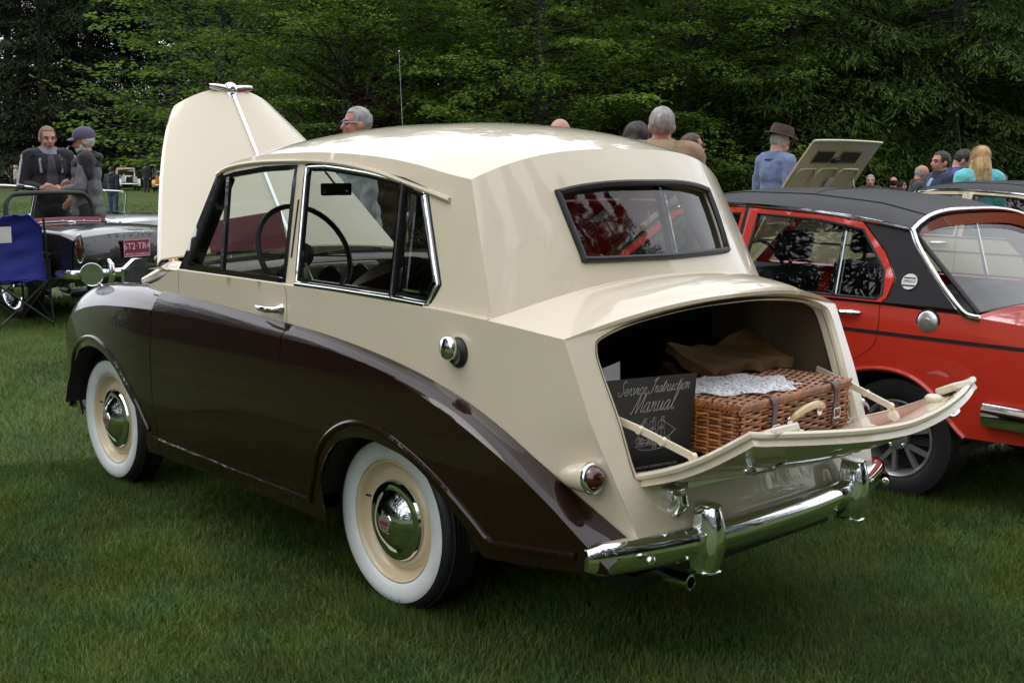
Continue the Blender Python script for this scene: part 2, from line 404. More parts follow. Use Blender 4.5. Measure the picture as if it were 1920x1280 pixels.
    rwin = [(.452,1.079),(.516,1.474),(.40,1.476),(.308,1.470),(.139,1.455),(-.053,1.430),(-.166,1.403),(-.3,1.128),(-.267,1.070),(-.102,1.077)]
    out = [(1.234,1.064)]+[(x, belt(x)) for x in np.linspace(1.2, -.541, 36)]+[(-.541+.179*t, 1.045+.398*t) for t in np.linspace(.1,.9,9)]+[tuple(p) for p in cc[::-1]]+[(1.085,1.432),(.998,1.448),(.797,1.469),(.590,1.478),(.535,1.082),(.968,1.082),(1.228,1.082)]
    cab = obj('cabin_side', sheet(out, [rwin], .035, lambda x, z: (x, s*YC(x, z), z), flip=(s > 0)), CREAM, car, angle=60, solid=.02)
    post = [(1.31,1.062),(1.226,1.062),(1.226,1.082),(1.080,1.432),(1.109,1.468),(1.135,1.45)]
    obj('windscreen_pillar', sheet(post, (), .03, lambda x, z: (x, s*(YC(x, z)+.001), z), flip=(s > 0)), BLACKPAINT, car, angle=60, solid=.05)
    # drip rail
    gut = cr([(1.128,1.440),(1.049,1.470),(.859,1.490),(.574,1.496),(.335,1.489),(.108,1.463),(-.075,1.428),(-.207,1.400),(-.29,1.381)], 5)
    obj('drip_rail', tube([(x, s*(YC(x, z)+.006), z) for x, z in gut], .0085, 6), CREAM, cab)
    def on(p, d=.0): return [(x, s*(YC(x, z)+d), z) for x, z in p]
    # ---- door glass, vent, frames
    w1 = obj('door_window', sheet(dwin, (), .12, lambda x, z: (x, s*(YC(x, z)-.012), z), flip=(s < 0)), GLASS, door, angle=60)
    obj('window_frame', bar(on(dens(cr(dwin+dwin[:1], 1), .06, False), -.004), .02, .016, (0, s, 0)), BLACKPAINT, w1)
    obj('vent_post', bar(on([(1.045,1.432),(.972,1.080)], -.003), .024, .014, (0, s, 0)), BLACKPAINT, w1)
    obj('vent_trim', bar(on([(1.205,1.10),(1.165,1.092),(.995,1.092)], .002), .008, .008, (0, s, 0)), CHROME, w1)
    w2 = obj('rear_side_window', sheet(rwin, (), .12, lambda x, z: (x, s*(YC(x, z)-.012), z), flip=(s < 0)), SMOKE, car, angle=60)
    loop = dens(rwin, .05)
    obj('window_gasket', bar(on(loop, -.004), .030, .012, (0, s, 0), closed=True), BLACKPAINT, w2)
    obj('chrome_surround', tube(on(dens(rwin, .05), .003), .0062, 8, closed=True), CHROME, w2)
    obj('chrome_sill', tube(on([(.452,1.070),(.2,1.070),(-.10,1.067),(-.262,1.061)], .003), .010, 10), CHROME, w2)
    obj('window_divider', bar(on([(-.058,1.430),(-.08,1.25),(-.101,1.077)], .002), .030, .016, (0, s, 0)), BLACKPAINT, w2)
    obj('divider_trim', bar(on([(-.052,1.430),(-.074,1.25),(-.095,1.077)], .011), .008, .006, (0, s, 0)), CHROME, w2)
    q = [(-.091,1.402),(-.152,1.389),(-.28,1.135),(-.253,1.100),(-.123,1.102)]
    obj('quarter_frame', bar(on(dens(q, .04), .002), .007, .008, (0, s, 0), closed=True), CHROME, w2)
    # tread slot on the door post
    obj('post_slot', bar(on([(.512,1.16),(.530,1.36)], .001), .006, .006, (0, s, 0)), BLACKRUB, cab)
    # door handle
    hx, hz = .555, .978; hy = YB(hx)
    hd = obj('door_handle', capsule([(hx-.02, s*(hy+.004), hz), (hx-.02, s*(hy+.035), hz), (hx+.005, s*(hy+.045), hz), (hx+.06, s*(hy+.04), hz), (hx+.115, s*(hy+.022), hz+.003)], [.017,.011,.012,.011,.006], 10), CHROME, du)
    obj('handle_rose', xf(lathe([(0,.008),(.016,.008),(.02,0)], 20, 'y'), (hx-.02, s*hy, hz), None, (1, s, 1)), CHROME, du)
    # wheel well and inner arch
    for cx, r0 in ((-.10,.42),(2.02,.44)):
        obj('wheel_well', xf(lathe([(r0,.0),(r0,.25),(.02,.25)], 24, 'y', R_(15), R_(165)), (cx, s*.72, .24), None, (1,-s,1)), DARK, car)
    # bumper end iron
# floor pan
obj('floor_pan', box(-.95, 2.45, -.50, .50, .30, .34), BLACKRUB, car)
for s in (1,-1): obj('sill_box', box(.34, 1.5, min(s*.60,s*.735), max(s*.60,s*.735), .284, .34), BROWN, car)
obj('underbody', box(-1.0, -.56, -.62, .62, .40, .42), BLACKRUB, car)
obj('fuel_tank', box(-.6,-.5,-.5,.5,.3,.6), BLACKRUB, car)
obj('rear_axle', merge(tube([(0,-.55,.3),(0,.55,.3)], .035, 10), sph((0,0,.3), .11)), BLACKRUB, car)
obj('front_axle', tube([(2.134,-.55,.28),(2.134,.55,.28)], .03, 10), BLACKRUB, car)

# ---- roof
zc = pf([(1.20,1.505),(1.05,1.562),(.9,1.600),(.7,1.626),(.45,1.638),(.2,1.638),(-.05,1.624),(-.25,1.598),(-.40,1.563),(-.50,1.530)])
ze = pf(creaseC)
XRE = lambda v: -.362-.108*(1-v*v)     # rear crease, bowed back
XFR = lambda v: 1.109+.085*(1-abs(v)**2.5)
rows = []
NV = 33
for i in range(49):
    u = i/48; r = []
    for j in range(NV):
        v = -1+2*j/(NV-1)
        x = XFR(v)*(1-u)+XRE(v)*u
        xe = 1.109*(1-u)+(-.362)*u
        zed = ze(xe); ye = YC(xe, zed); c = zc(x)
        r.append((x, v*ye, zed+(c-zed)*(1-abs(v)**2.3)))
    rows.append(r)
roof = obj('roof', grid(rows), CREAM, car, angle=50, solid=.02)
REAR_TOP = [np.array(p) for p in rows[-1]]
# ---- rear cabin panel with window
def zt_of(y):   # top edge height at y
    ys = [p[1] for p in REAR_TOP]; return float(np.interp(y, ys, [p[2] for p in REAR_TOP]))
def xt_of(y): return float(np.interp(y, [p[1] for p in REAR_TOP], [p[0] for p in REAR_TOP]))
YBOT = YC(-.541,1.045)
def zb_of(v): return 1.045+.107*(1-abs(v)**2.2)
def xb_of(v): return -.541-.125*(1-v*v)
def rear_pt(v, t):     # v -1..1 across, t 0 bottom .. 1 top
    yt = v*YC(-.362, 1.443); top = V(xt_of(yt), yt, zt_of(yt)); bot = V(xb_of(v), v*YBOT, zb_of(v))
    p = bot*(1-t)+top*t; p[0] -= .018*math.sin(math.pi*t)*(1-v*v)
    xe, z_e = -.541+.179*t, 1.045+.398*t; p[1] += v**5*(YC(xe, z_e)-abs(bot[1]*(1-t)+top[1]*t)/max(abs(v),1e-6)); return p
win = [(-.50,.33),(-.54,.36),(-.585,.86),(-.55,.905),(-.3,.93),(0,.94),(.3,.93),(.55,.905),(.585,.86),(.54,.36),(.50,.33),(.25,.295),(0,.285),(-.25,.295)]
def win_pt(v, t): return rear_pt(v, t)
wl = [(-.545,.245),(-.520,.195),(-.30,.150),(0,.128),(.30,.150),(.520,.195),(.545,.245),(.590,.665),(.565,.710),(.30,.722),(0,.720),(-.30,.722),(-.565,.710),(-.590,.665)]
wl = cr(wl, 4, True)
rp = obj('rear_panel', sheet([(-1,0),(1,0),(1,1),(-1,1)], [wl], .06, lambda v, t: tuple(rear_pt(v, t)), flip=True), CREAM, car, angle=60, solid=.015)
rg = obj('rear_window', sheet(wl, (), .12, lambda v, t: tuple(rear_pt(v, t)+V(.012,0,-.005)), flip=True), GLASS, car, angle=60)
obj('rubber_seal', tube([tuple(rear_pt(v, t)+V(-.003,0,.002)) for v, t in wl], .0108, 8, closed=True), BLACKRUB, rg)
dm = obj('demist_panel', box(-.40,-.396,-.02,.26,1.395,1.412), BLACKRUB, car)

# ---- boot deck
def deck_rear(v): return V(-.832-.088*(1-abs(v)**2.2), v*.665, 1.02+.088*(1-abs(v)**2.4))
rows = []
for i in range(25):
    t = i/24; r = []
    for j in range(41):
        v = -1+2*j/40; a = V(xb_of(v), v*YBOT, zb_of(v)); b = deck_rear(v); p = a*(1-t)+b*t
        w = math.sin(math.pi*t)
        p[2] += .012*w*(1-v*v)
        # raised centre panel with soft folds
        e = 1/(1+math.exp(-(.62-abs(v))*60)); e2 = 1/(1+math.exp(-(t-.12)*50))/(1+math.exp((t-.86)*50))
        p[2] += .006*e*e2
        if abs(v) > .9: p[1] = math.copysign(p[1]*math.copysign(1,v)*(1-0)+(YB(p[0])-YBOT*(1-t)-.665*t)*(abs(v)-.9)/.1, v)
        r.append(p)
    rows.append(r)
deck = obj('boot_deck', grid(rows, flip=False), CREAM, car, angle=50, solid=.012)
# ---- tail panel with opening
def tx(y, z):
    w = max(0, 1-(abs(y)/.665)**2.4)
    return TAILX(z)-w*(.088 if z > 1.0 else .088-.055*min(1, (1.0-z)/.45))
def ytail(z): return YQ(TAILX(z), z)
top = [(v*.665, 1.02+.088*(1-abs(v)**2.4)) for v in np.linspace(1, -1, 31)]
side_l = [(-ytail(z), z) for z in np.linspace(1.0, .45, 10)]; side_r = [(ytail(z), z) for z in np.linspace(.45, 1.0, 10)]
opening = cr([(.570,.68),(.557,.644),(.50,.634),(.25,.632),(0,.632),(-.25,.632),(-.50,.634),(-.557,.644),(-.570,.68),(-.575,.80),(-.588,.93),(-.585,.99),(-.555,1.022),(-.42,1.058),(-.2,1.082),(0,1.087),(.2,1.082),(.42,1.058),(.555,1.022),(.585,.99),(.588,.93),(.575,.80)], 4, True)
tail = obj('tail_panel', sheet(top+side_l+side_r, [opening], .035, lambda y, z: (tx(y, z), y, z), flip=True), CREAM, car, angle=60, solid=.01)
obj('opening_lip', grid([[(tx(y, z)-.004, y, z) for y, z in opening], [(tx(y, z)+.004, y*.985, .845+(z-.845)*.975) for y, z in opening], [(tx(y, z)+.045, y*.975, .845+(z-.845)*.965) for y, z in opening]], closed=True, flip=True), CREAM, tail, angle=40)
obj('boot_seal', tube([(tx(y, z)+.012, y*.978, .845+(z-.845)*.968) for y, z in opening], .006, 6, closed=True), mat('aged seal', (.55,.50,.38), .7, var=.2), tail)
# lower valance under the tail panel, behind the bumper
obj('rear_valance', grid([[(tx(y,.46)+.0, y, .46) for y in np.linspace(-.64,.64,15)], [(tx(y,.46)+.05, y, .40) for y in np.linspace(-.64,.64,15)]]), CREAM, car)
# ---- boot interior
obj('boot_floor', box(-1.0,-.30,-.56,.56,.585,.60), DARK, car)
obj('boot_mat_rib', merge(*[box(-1.0,-.4,y-.004,y+.004,.600,.604) for y in np.arange(-.52,.53,.022)]), BLACKRUB, car)
obj('boot_back_wall', box(-.36,-.35,-.60,.60,.60,1.10), DARK, car)
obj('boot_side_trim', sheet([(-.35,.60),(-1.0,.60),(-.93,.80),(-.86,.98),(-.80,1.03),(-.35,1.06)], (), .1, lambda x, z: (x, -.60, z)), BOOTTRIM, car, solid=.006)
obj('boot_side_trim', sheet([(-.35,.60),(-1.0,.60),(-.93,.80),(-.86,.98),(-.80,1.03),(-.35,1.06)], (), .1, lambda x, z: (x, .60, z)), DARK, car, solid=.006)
obj('boot_brace', merge(box(-.62,-.59,-.60,-.56,.6,1.04)), BOOTTRIM, car)
obj('boot_headlining', grid([[tuple(p-V(0,0,.03)) for p in r] for r in rows[2:-1]]), DARK, car)

# ---- boot lid, hinged along its lower edge
HX, HZ = -1.004, .640; ang = R_(26); D = V(-math.cos(ang), 0, math.sin(ang)); Nn = V(-math.sin(ang), 0, -math.cos(ang))
def lid_len(y): return .43+.07*(1-(min(1, abs(y)/.555))**2.4)
def lid_half(t): return .545+.035*math.sin(math.pi*.5*min(1, t*1.2))
def lid_pt(v, t, d=0.):
    y = v*lid_half(t); L = lid_len(y); bow = .080*(1-abs(v)**1.7)*(.55+.45*t)
    c = .018*math.sin(math.pi*t)
    return V(HX, y, HZ)+D*(t*L)+Nn*(bow+c+d)
vs_ = np.linspace(-1,1,41); ts_ = np.linspace(0,1,15)
lid = obj('boot_lid', grid([[lid_pt(v, t) for v in vs_] for t in ts_], flip=True), CREAM, car, angle=50, solid=.018, off=1)
inner = obj('lid_inner_panel', grid([[lid_pt(v*.93, .05+.87*t, -.030+(.016 if (t in (0,1) or abs(v) == 1) else 0)) for v in np.linspace(-1,1,33)] for t in np.linspace(0,1,11)], flip=False), CREAM, lid, angle=50)
edge_loop = [lid_pt(v, 1) for v in vs_]
obj('lid_edge', tube([lid_pt(-1, t, -.01) for t in ts_]+[lid_pt(v, 1, -.01) for v in vs_[1:]]+[lid_pt(1, t, -.01) for t in ts_[::-1][1:]], .011, 8), CREAM, lid)
for s in (1,-1):
    st = obj('lid_stay', bar([(-.85, s*.545, .806), (-.985, s*.525, .775), (-1.16, s*.505, .726)], .007, .022, (0,0,1)), CREAM, car, bevel=.002)
    for x, y, z in ((-.985,.525,.775),(-1.06,.517,.755),(-1.155,.506,.728)): obj('stay_joint', xf(lathe([(0,.011),(.011,.011),(.012,-.004)], 12, 'y'), (x, s*y, z)), CREAM, st)
    p = lid_pt(s*.80, .93, -.03)
    lt = obj('lid_latch', xf(box(-.035,.035,-.055,.055,-.012,.012), p, rotm('Y', 25)), CREAM, lid, bevel=.006)
    obj('latch_slot', xf(box(-.008,.008,-.028,.028,.0,.0135), p, rotm('Y', 25)), BLACKRUB, lt)
    p = lid_pt(s*.62, .85, -.035)
    obj('lid_buffer', merge(sph(p, (.03,.022,.016)), sph(p+V(0,s*.03,-.004), (.02,.018,.01))), CREAM, lid)
    # outside handle: T shaped
    p = lid_pt(s*.90, .82, .005)
    obj('boot_handle', merge(capsule([p, p+Nn*.04], [.012,.010], 8), capsule([p+Nn*.04+V(.0,.03*s,.0), p+Nn*.045, p+Nn*.042+V(-.02,-.05*s,.0), p+Nn*.030+V(-.03,-.10*s,.0)], [.008,.012,.008,.005], 8), sph(p, (.02,.02,.008))), CHROME, lid)
# plate lamp on the tail and mirror one
for s in (1,):
    y0 = s*.455; x0 = tx(y0,.60)
    pl = obj('number_plate_lamp', merge(box(x0-.04,x0+.01,y0-.028,y0+.028,.582,.615), tube([(x0-.045,y0,.60),(x0-.055,y0,.575),(x0-.03,y0,.548),(x0,y0,.545)], [.018,.016,.02,.02], 10)), CHROME, car, bevel=.006)
obj('plate_bar', bar([(tx(.38,.62)-.02,.40,.612),(tx(0,.62)-.022,0,.603),(tx(-.38,.62)-.02,-.30,.612)], .012, .02, (0,0,1)), CHROME, car)

# ---- rear lamps in cream pods
for s in (1,-1):
    cy, cz_ = s*.672, .640; prof = [(.0,0),(.018,.02),(.034,.06),(.042,.11),(.044,.13)]
    pod = obj('rear_lamp', xf(lathe([(r, -h) for r, h in prof], 24, 'x'), (-.815, cy, cz_), rotm('Y', 8)), CREAM, car, angle=60)
    obj('lamp_bezel', xf(lathe([(.044,0),(.045,-.006),(.042,-.013),(.034,-.014)], 24, 'x'), (-.944, cy, cz_+.0175), rotm('Y', 8)), CHROME, pod, angle=70)
    obj('lamp_lens', xf(lathe([(.035,-.012),(.033,-.020),(.025,-.030),(.016,-.036),(.010,-.038),(0,-.038)], 24, 'x'), (-.944, cy, cz_+.0175), rotm('Y', 8)), REDLENS, pod, angle=60)

# ---- bumpers
def bumper(xc, xe, half, z, sgn, nm):
    pts = []
    for v in np.linspace(-1,1,41):
        a = abs(v); x = xc+(xe-xc)*(a**2.6); pts.append((x, v*half, z))
    rows = []
    prof = [(.0,-.048),(.016,-.044),(.028,-.028),(.034,-.008),(.036,.01),(.030,.030),(.018,.044),(.0,.048),(-.006,.045),(-.006,-.045)]
    P = np.array(pts); T = np.gradient(P, axis=0); T /= np.linalg.norm(T, axis=1)[:,None]
    for i in range(41):
        nrm = np.cross(T[i], V(0,0,1))*sgn; k = 1-.35*max(0, (abs(-1+2*i/40)-.94)/.06)**2
        rows.append([P[i]+nrm*(a*k)+V(0,0,b*k) for a, b in prof])
    v, f = grid(rows, closed=True)
    f += [tuple(range(10)), tuple(range(len(v)-1, len(v)-11, -1))]
    return obj(nm, (v, f), CHROME, car, angle=60)
bm = bumper(-1.105, -.985, .735, .452, -1, 'rear_bumper')
bm2 = bumper(2.82, 2.70, .60, .31, 1, 'front_bumper')
for s in (1,-1):
    y0 = s*.375; x0 = -1.105
    prof = []
    rows = []
    for t in np.linspace(0,1,13):
        z = .375+.19*t; w = .036*(1-.35*t*t)*(1 if t < .95 else .7); d = .022+.034*math.sin(math.pi*(.15+.7*t)); 
        rows.append([(x0+.03, y0-w, z), (x0-d*.6, y0-w, z), (x0-d, y0-w*.55, z), (x0-d*1.06, y0, z), (x0-d, y0+w*.55, z), (x0-d*.6, y0+w, z), (x0+.03, y0+w, z)])
    v, f = grid(rows, closed=True, flip=True); f += [tuple(range(6,-1,-1))[::-1][::-1], tuple(range(len(v)-7, len(v)))]
    obj('overrider', (v, f), CHROME, bm, angle=50, bevel=.006)
    obj('bumper_iron', box(-1.12,-1.0,y0-.025,y0+.025,.43,.47), CHROME, bm)
    obj('bumper_bolt', sph((-1.098, s*.60, .448), (.012,.016,.016)), CHROME, bm)
obj('exhaust_pipe', merge(tube([(-.7,.36,.31),(-1.045,.36,.318)], .022, 14, caps=False), tube([(-1.045,.36,.318),(-1.046,.36,.318)], [.022,.017], 14, caps=False), tube([(-.7,.36,.31),(-1.04,.36,.318)], .017, 14, caps=False)), CHROME, car)

# ---- filler cap
fx, fz = -.425, .945; fy = YB(fx)
fc = obj('fuel_filler', xf(lathe([(.040,0),(.040,.006),(.034,.010),(.030,.02)], 24, 'y'), (fx, fy, fz-.006), rotm('X', 0), (1,1,1.15)), BLACKRUB, car)
obj('filler_cap', xf(lathe([(.026,-.01),(.028,.008),(.036,.014),(.038,.024),(.035,.034),(.027,.040),(.018,.042),(.016,.0435),(0,.044)], 28, 'y'), (fx+.012, fy+.005, fz+.008), rotm('Z', -6)), CHROME, fc, angle=50)
obj('cap_lock', xf(lathe([(.006,0),(.005,.002),(0,.002)], 12, 'y'), (fx+.010, fy+.048, fz+.008)), BLACKRUB, fc)

# ---- wing mirror
mo = V(2.30,.625,.968)
dirm = V(-.78,.55,.0); dirm /= np.linalg.norm(dirm)
Q = np.array(Vector(dirm).to_track_quat('X', 'Z').to_matrix())
wm = obj('wing_mirror', xf(lathe([(0,-.03),(.035,-.026),(.052,-.008),(.055,0),(.053,.004),(.050,.003)], 28, 'x'), mo, Q), CHROME, car, angle=70)
obj('mirror_glass', xf(lathe([(.050,.0025),(0,.0025)], 28, 'x'), mo, Q), mat('mirror', (.5,.52,.52), .02, 1), wm)
obj('mirror_arm', tube(cr([mo+V(-.02,-.02,-.04), mo+V(-.06,-.02,-.05), mo+V(-.09,-.005,-.10), mo+V(-.10,0,-.15)], 4), .005, 8), CHROME, wm)

# ---- wheels
def wheel(x, s):
    w = bpy.data.objects.new('wheel', None); link(w, car); w.location = (x, s*.565, .31); w.scale = (1, s, 1)
    obj('tyre', lathe([(.20,-.055),(.215,-.066),(.25,-.074),(.280,-.070),(.294,-.060),(.300,-.045),(.301,-.02),(.301,.02),(.300,.045),(.294,.060),(.282,.070),(.272,.0725)], 56, 'y'), BLACKRUB, w, angle=40)
    obj('tread', merge(*[xf(lathe([(.299,h-.006),(.305,h-.004),(.305,h+.004),(.299,h+.006)], 48, 'y')) for h in (-.04,-.024,-.008,.008,.024,.04)]), BLACKRUB, w)
    obj('whitewall', lathe([(.272,.0722),(.269,.0748),(.248,.077),(.225,.074),(.212,.067),(.206,.058)], 56, 'y'), WHITEWALL, w, angle=60)
    rim = obj('rim', lathe([(.208,.052),(.209,.060),(.204,.064),(.197,.060),(.194,.045),(.183,.030),(.178,.024),(.172,.022),(.166,.028),(.158,.038),(.146,.043),(.125,.032),(0,.03)], 56, 'y'), CREAM_SATIN, w, angle=60)
    obj('rim_groove', lathe([(.2075,.061),(.2105,.0635),(.2115,.0615)], 56, 'y'), BLACKRUB, rim)
    obj('valve', tube([(.155,.035,.05),(.165,.05,.055)], .004, 6), BLACKRUB, rim)
    cap = obj('hubcap', lathe([(.136,.040),(.137,.047),(.132,.054),(.118,.058),(.106,.058),(.096,.064),(.078,.078),(.055,.088),(.036,.092),(.034,.095),(.03,.096),(0,.096)], 48, 'y'), CHROME, w, angle=25)
    em = obj('hub_emblem', merge(lathe([(.030,.0965),(.029,.0985),(0,.0985)], 24, 'y')), mat('emblem enamel', (.35,.33,.33), .25, .4, coat=1, var=.1), cap)
    obj('emblem_band', merge(box(-.022,.022,.0985,.0995,-.006,.008), *[box(x_-.0015,x_+.0015,.0985,.0993,-.020,-.008) for x_ in (-.012,-.004,.004,.012)]), mat('emblem red', (.25,.03,.03), .3), em)
    return w
CREAM_SATIN = mat('cream wheel paint', (.66,.555,.35), .4, coat=.5, var=.04)
for x in (0, 2.134):
    for s in (1,-1): wheel(x, s)

# ---- bonnet, hinged at the scuttle and propped open
def bon(v, t):
    # v -1..1 across, t 0 scuttle .. 1 nose
    half = .62-.04*t-.34*t**2.6 if t < 1 else .24
    half = .625-.30*t-.055*t**4
    base = V(1.60+.52*t, 0, 1.085+.665*t)
    crown = .085*(1-abs(v)**2.2)
    nrm = V(-.788,0,.616)
    nose = .045*(1-v*v)*t**3
    return base+V(0, v*half, 0)+nrm*crown*(.6+.4*t)+V(.616,0,.788)*(nose)
bonnet = obj('bonnet', grid([[bon(v, t) for v in np.linspace(-1,1,37)] for t in np.linspace(0,1,33)], flip=True), CREAM, car, angle=60, solid=.012)
for s in (1,-1):
    obj('bonnet_flange', grid([[bon(s, t) for t in np.linspace(0,1,33)], [bon(s, t)+V(.03,s*.004,-.024) for t in np.linspace(0,1,33)], [bon(s, t)+V(.06,-s*.01,-.045) for t in np.linspace(0,1,33)]], flip=(s < 0)), CREAM, bonnet, solid=.004)
NB = V(-.788,0,.616)
obj('bonnet_strip', bar([bon(0,t)+NB*.004 for t in np.linspace(.02,.97,24)], .016, .010, NB), CHROME, bonnet)
oc = bon(0,.975)+NB*.012-V(0,0,.072)
orn = obj('bonnet_ornament', merge(capsule([bon(0,.93), oc+V(0,0,.01), oc+V(.02,0,.055)], [.012,.024,.03], 10), sph(oc+V(.02,0,.082), (.036,.033,.033))), CHROME, bonnet)
obj('ornament_wing', merge(*[grid([[tuple(oc+V(.02+.014*math.cos(a_)*k, s*(.02+.095*w_), .080+.020*math.sin(a_)*k+.012*w_)) for a_ in np.linspace(0,2*math.pi,10,endpoint=False)] for w_, k in ((0,1),(.3,.95),(.7,.8),(1,.55))], closed=True, flip=(s > 0)) for s in (1,-1)]), CHROME, orn)
# engine bay
obj('bulkhead', box(1.40,1.42,-.55,.55,.6,1.04), BLACKPAINT, car)
eng = obj('engine', merge(box(1.5,2.2,-.16,.16,.5,.92), box(1.55,2.15,-.07,.07,.9,1.0), tube(cr([(2.25,.1,.9),(2.2,.28,1.0),(2.0,.36,1.01),(1.8,.33,.98),(1.65,.2,.95)], 6), .035, 10)), mat('engine metal', (.10,.10,.09), .5, .6, var=.4), car)
obj('coolant_pipe', tube(cr([(1.75,.47,.97),(1.85,.44,1.055),(2.0,.40,1.07),(2.2,.34,1.03)], 6), .022, 10), mat('brass', (.55,.36,.16), .3, 1, var=.2), eng)
obj('air_filter', xf(lathe([(0,.05),(.10,.05),(.11,.03),(.11,-.05),(0,-.05)], 20, 'z'), (1.86,.25,1.02)), CHROME, eng)
obj('radiator_shell', sheet([(-.30,.45),(.30,.45),(.30,.95),(.24,1.0),(-.24,1.0),(-.30,.95)], (), .1, lambda y, z: (2.70, y, z)), CHROME, car, solid=.04)
for s in (1,-1):
    obj('bay_side', grid([[(x, s*(.46-.12*max(0,(x-1.6)/1.1)), .87) for x in np.linspace(1.45,2.62,10)], [(x, s*(.46-.12*max(0,(x-1.6)/1.1)), .50) for x in np.linspace(1.45,2.62,10)]]), BLACKPAINT, car)
    # cream bonnet seat rail beside the scuttle
    obj('bonnet_seat', tube(cr([(1.42,s*.60,1.045),(1.55,s*.59,1.045),(1.70,s*.555,1.02),(1.85,s*.53,.985),(2.0,s*.505,.955)], 5), [.035,.035,.032,.028,.02], 10), CREAM, car)

# ---- scuttle, windscreen
rows = []
for k in range(7):
    t = k/6; rows.append([(1.28+.35*t+.06*(1-v*v), v*(YB(1.3+.35*t)-.004), 1.063+.03*(1-v*v)-.02*t) for v in np.linspace(-1,1,21)])
obj('scuttle', grid(rows, flip=True), CREAM, car, angle=60)
def scr(v, t):
    b = V(1.285+.10*(1-v*v), v*.655, 1.075+.015*(1-v*v)); a = V(1.115+.08*(1-v*v), v*.595, 1.462+.025*(1-abs(v)**2.5))
    return b*(1-t)+a*t
ws = obj('windscreen', grid([[scr(v, t) for v in np.linspace(-.97,.97,17)] for t in np.linspace(.02,.96,5)], flip=True), GLASS, car)
loop = [scr(v,0) for v in np.linspace(-1,1,20)]+[scr(v,.97) for v in np.linspace(1,-1,20)]
obj('screen_seal', tube(loop, .014, 6, closed=True), BLACKRUB, ws)
obj('wiper', merge(tube([(1.40,.15,1.09),(1.385,.30,1.115),(1.36,.42,1.12)], .004, 6), bar([(1.375,.22,1.112),(1.355,.50,1.118)], .006, .012)), BLACKRUB, ws)
# maroon folder leaning inside the open bonnet behind the screen
# ---- interior
obj('dashboard', grid([[(1.27,y,1.075+.02*(1-(y/.65)**2)) for y in np.linspace(-.64,.64,15)],[(1.16,y,1.075+.03*(1-(y/.65)**2)) for y in np.linspace(-.64,.64,15)],[(1.115,y,1.05+.03*(1-(y/.65)**2)) for y in np.linspace(-.64,.64,15)],[(1.10,y,.93) for y in np.linspace(-.64,.64,15)],[(1.16,y,.85) for y in np.linspace(-.64,.64,15)]], flip=True), mat('dash board', (.20,.16,.115), .45, var=.15, coat=.3), car, angle=50)
dp = obj('instrument_panel', box(1.085,1.12,-.14,.24,.95,1.075), mat('dash cream', (.5,.45,.35), .4, coat=.4, var=.05), car, bevel=.02)
for y in (-.02,.13):
    obj('dial', xf(lathe([(.055,0),(.055,-.012),(.048,-.014),(.046,-.008),(0,-.008)], 24, 'x'), (1.085,y,1.012)), [mat('dial face', (.03,.03,.03), .3, coat=1)], dp)
for k in range(3): obj('radio_bar', box(1.08,1.095,.27,.45,1.0+.018*k,1.008+.018*k), CHROME, dp)
sw = obj('steering_wheel', None or (lambda c, n: tube([tuple(c+.205*(math.cos(a)*n[0]+math.sin(a)*n[1])) for a in np.linspace(0,2*math.pi,40,endpoint=False)], .011, 8, closed=True))(V(.93,.345,1.135), (V(0,1,0), V(.45,0,.893))), BLACKRUB, car)
c0 = V(.93,.345,1.135)
obj('spoke', merge(*[tube([c0+V(.02,0,-.01), c0+.2*(math.cos(a)*V(0,1,0)+math.sin(a)*V(.45,0,.893))], .004, 6) for a in (R_(-6),R_(-2),R_(2),R_(182),R_(178),R_(186),R_(-90),R_(-94))]), CHROME, sw)
obj('wheel_boss', xf(sph((0,0,0), (.02,.05,.05)), c0+V(.015,0,-.008)), BLACKRUB, sw)
obj('steering_column', tube([c0+V(.02,0,-.01), (1.3,.345,.95)], .022, 8), BLACKRUB, sw)
for y in (.33,-.33):
    rows = []
    for t in np.linspace(0,1,9): rows.append([(.42-.12*t+.0*v+.05*abs(v)**3, y+v*.27*(1-.25*t**4), .62+.54*t-.09*t*abs(v)**2.5) for v in np.linspace(-1,1,13)])
    obj('front_seat', grid(rows), LEATHER, car, solid=.09, angle=60, bevel=0)
    obj('seat_cushion', box(.42,.92,y-.26,y+.26,.55,.70), LEATHER, car, bevel=.05)
obj('rear_bench', merge(box(-.33,-.18,-.60,.60,.6,1.02), box(-.25,.2,-.6,.6,.55,.68)), LEATHER, car, bevel=.05)
obj('cabin_floor', box(.32,1.4,-.62,.62,.40,.42), DARK, car)
for s in (1,-1): obj('arch_trim', box(-.40,.32,min(s*.625,s*.64),max(s*.625,s*.64),.70,1.06), LEATHER, car)
for s in (1,-1): obj('inner_trim', box(.32,1.28,min(s*.625,s*.64),max(s*.625,s*.64),.42,1.06), LEATHER, car)
obj('parcel_shelf', box(-.55,-.30,-.60,.60,1.03,1.045), LEATHER, car)
rm = obj('rear_view_mirror', box(1.0,1.012,.065,.215,1.358,1.408), BLACKRUB, car, bevel=.008)
obj('mirror_stem', tube([(1.01,.14,1.40),(1.10,.14,1.465)], .005, 6), CHROME, rm)
obj('headlining', grid([[(p[0]*.985, p[1]*.985, p[2]-.03) for p in r] for r in [REAR_TOP]]+[], False) if False else box(-.2,.95,-.5,.5,1.487,1.489), mat('headlining cloth', (.35,.31,.24), .9, var=.1), car)
# aerial on the far side
ant = obj('aerial', tube([(1.50,-.60,1.0),(1.545,-.62,1.67),(1.575,-.625,2.02)], [.003,.0018,.0012], 6), DULLMETAL, car)
obj('aerial_tip', sph((1.575,-.625,2.022), .004), CHROME, ant)
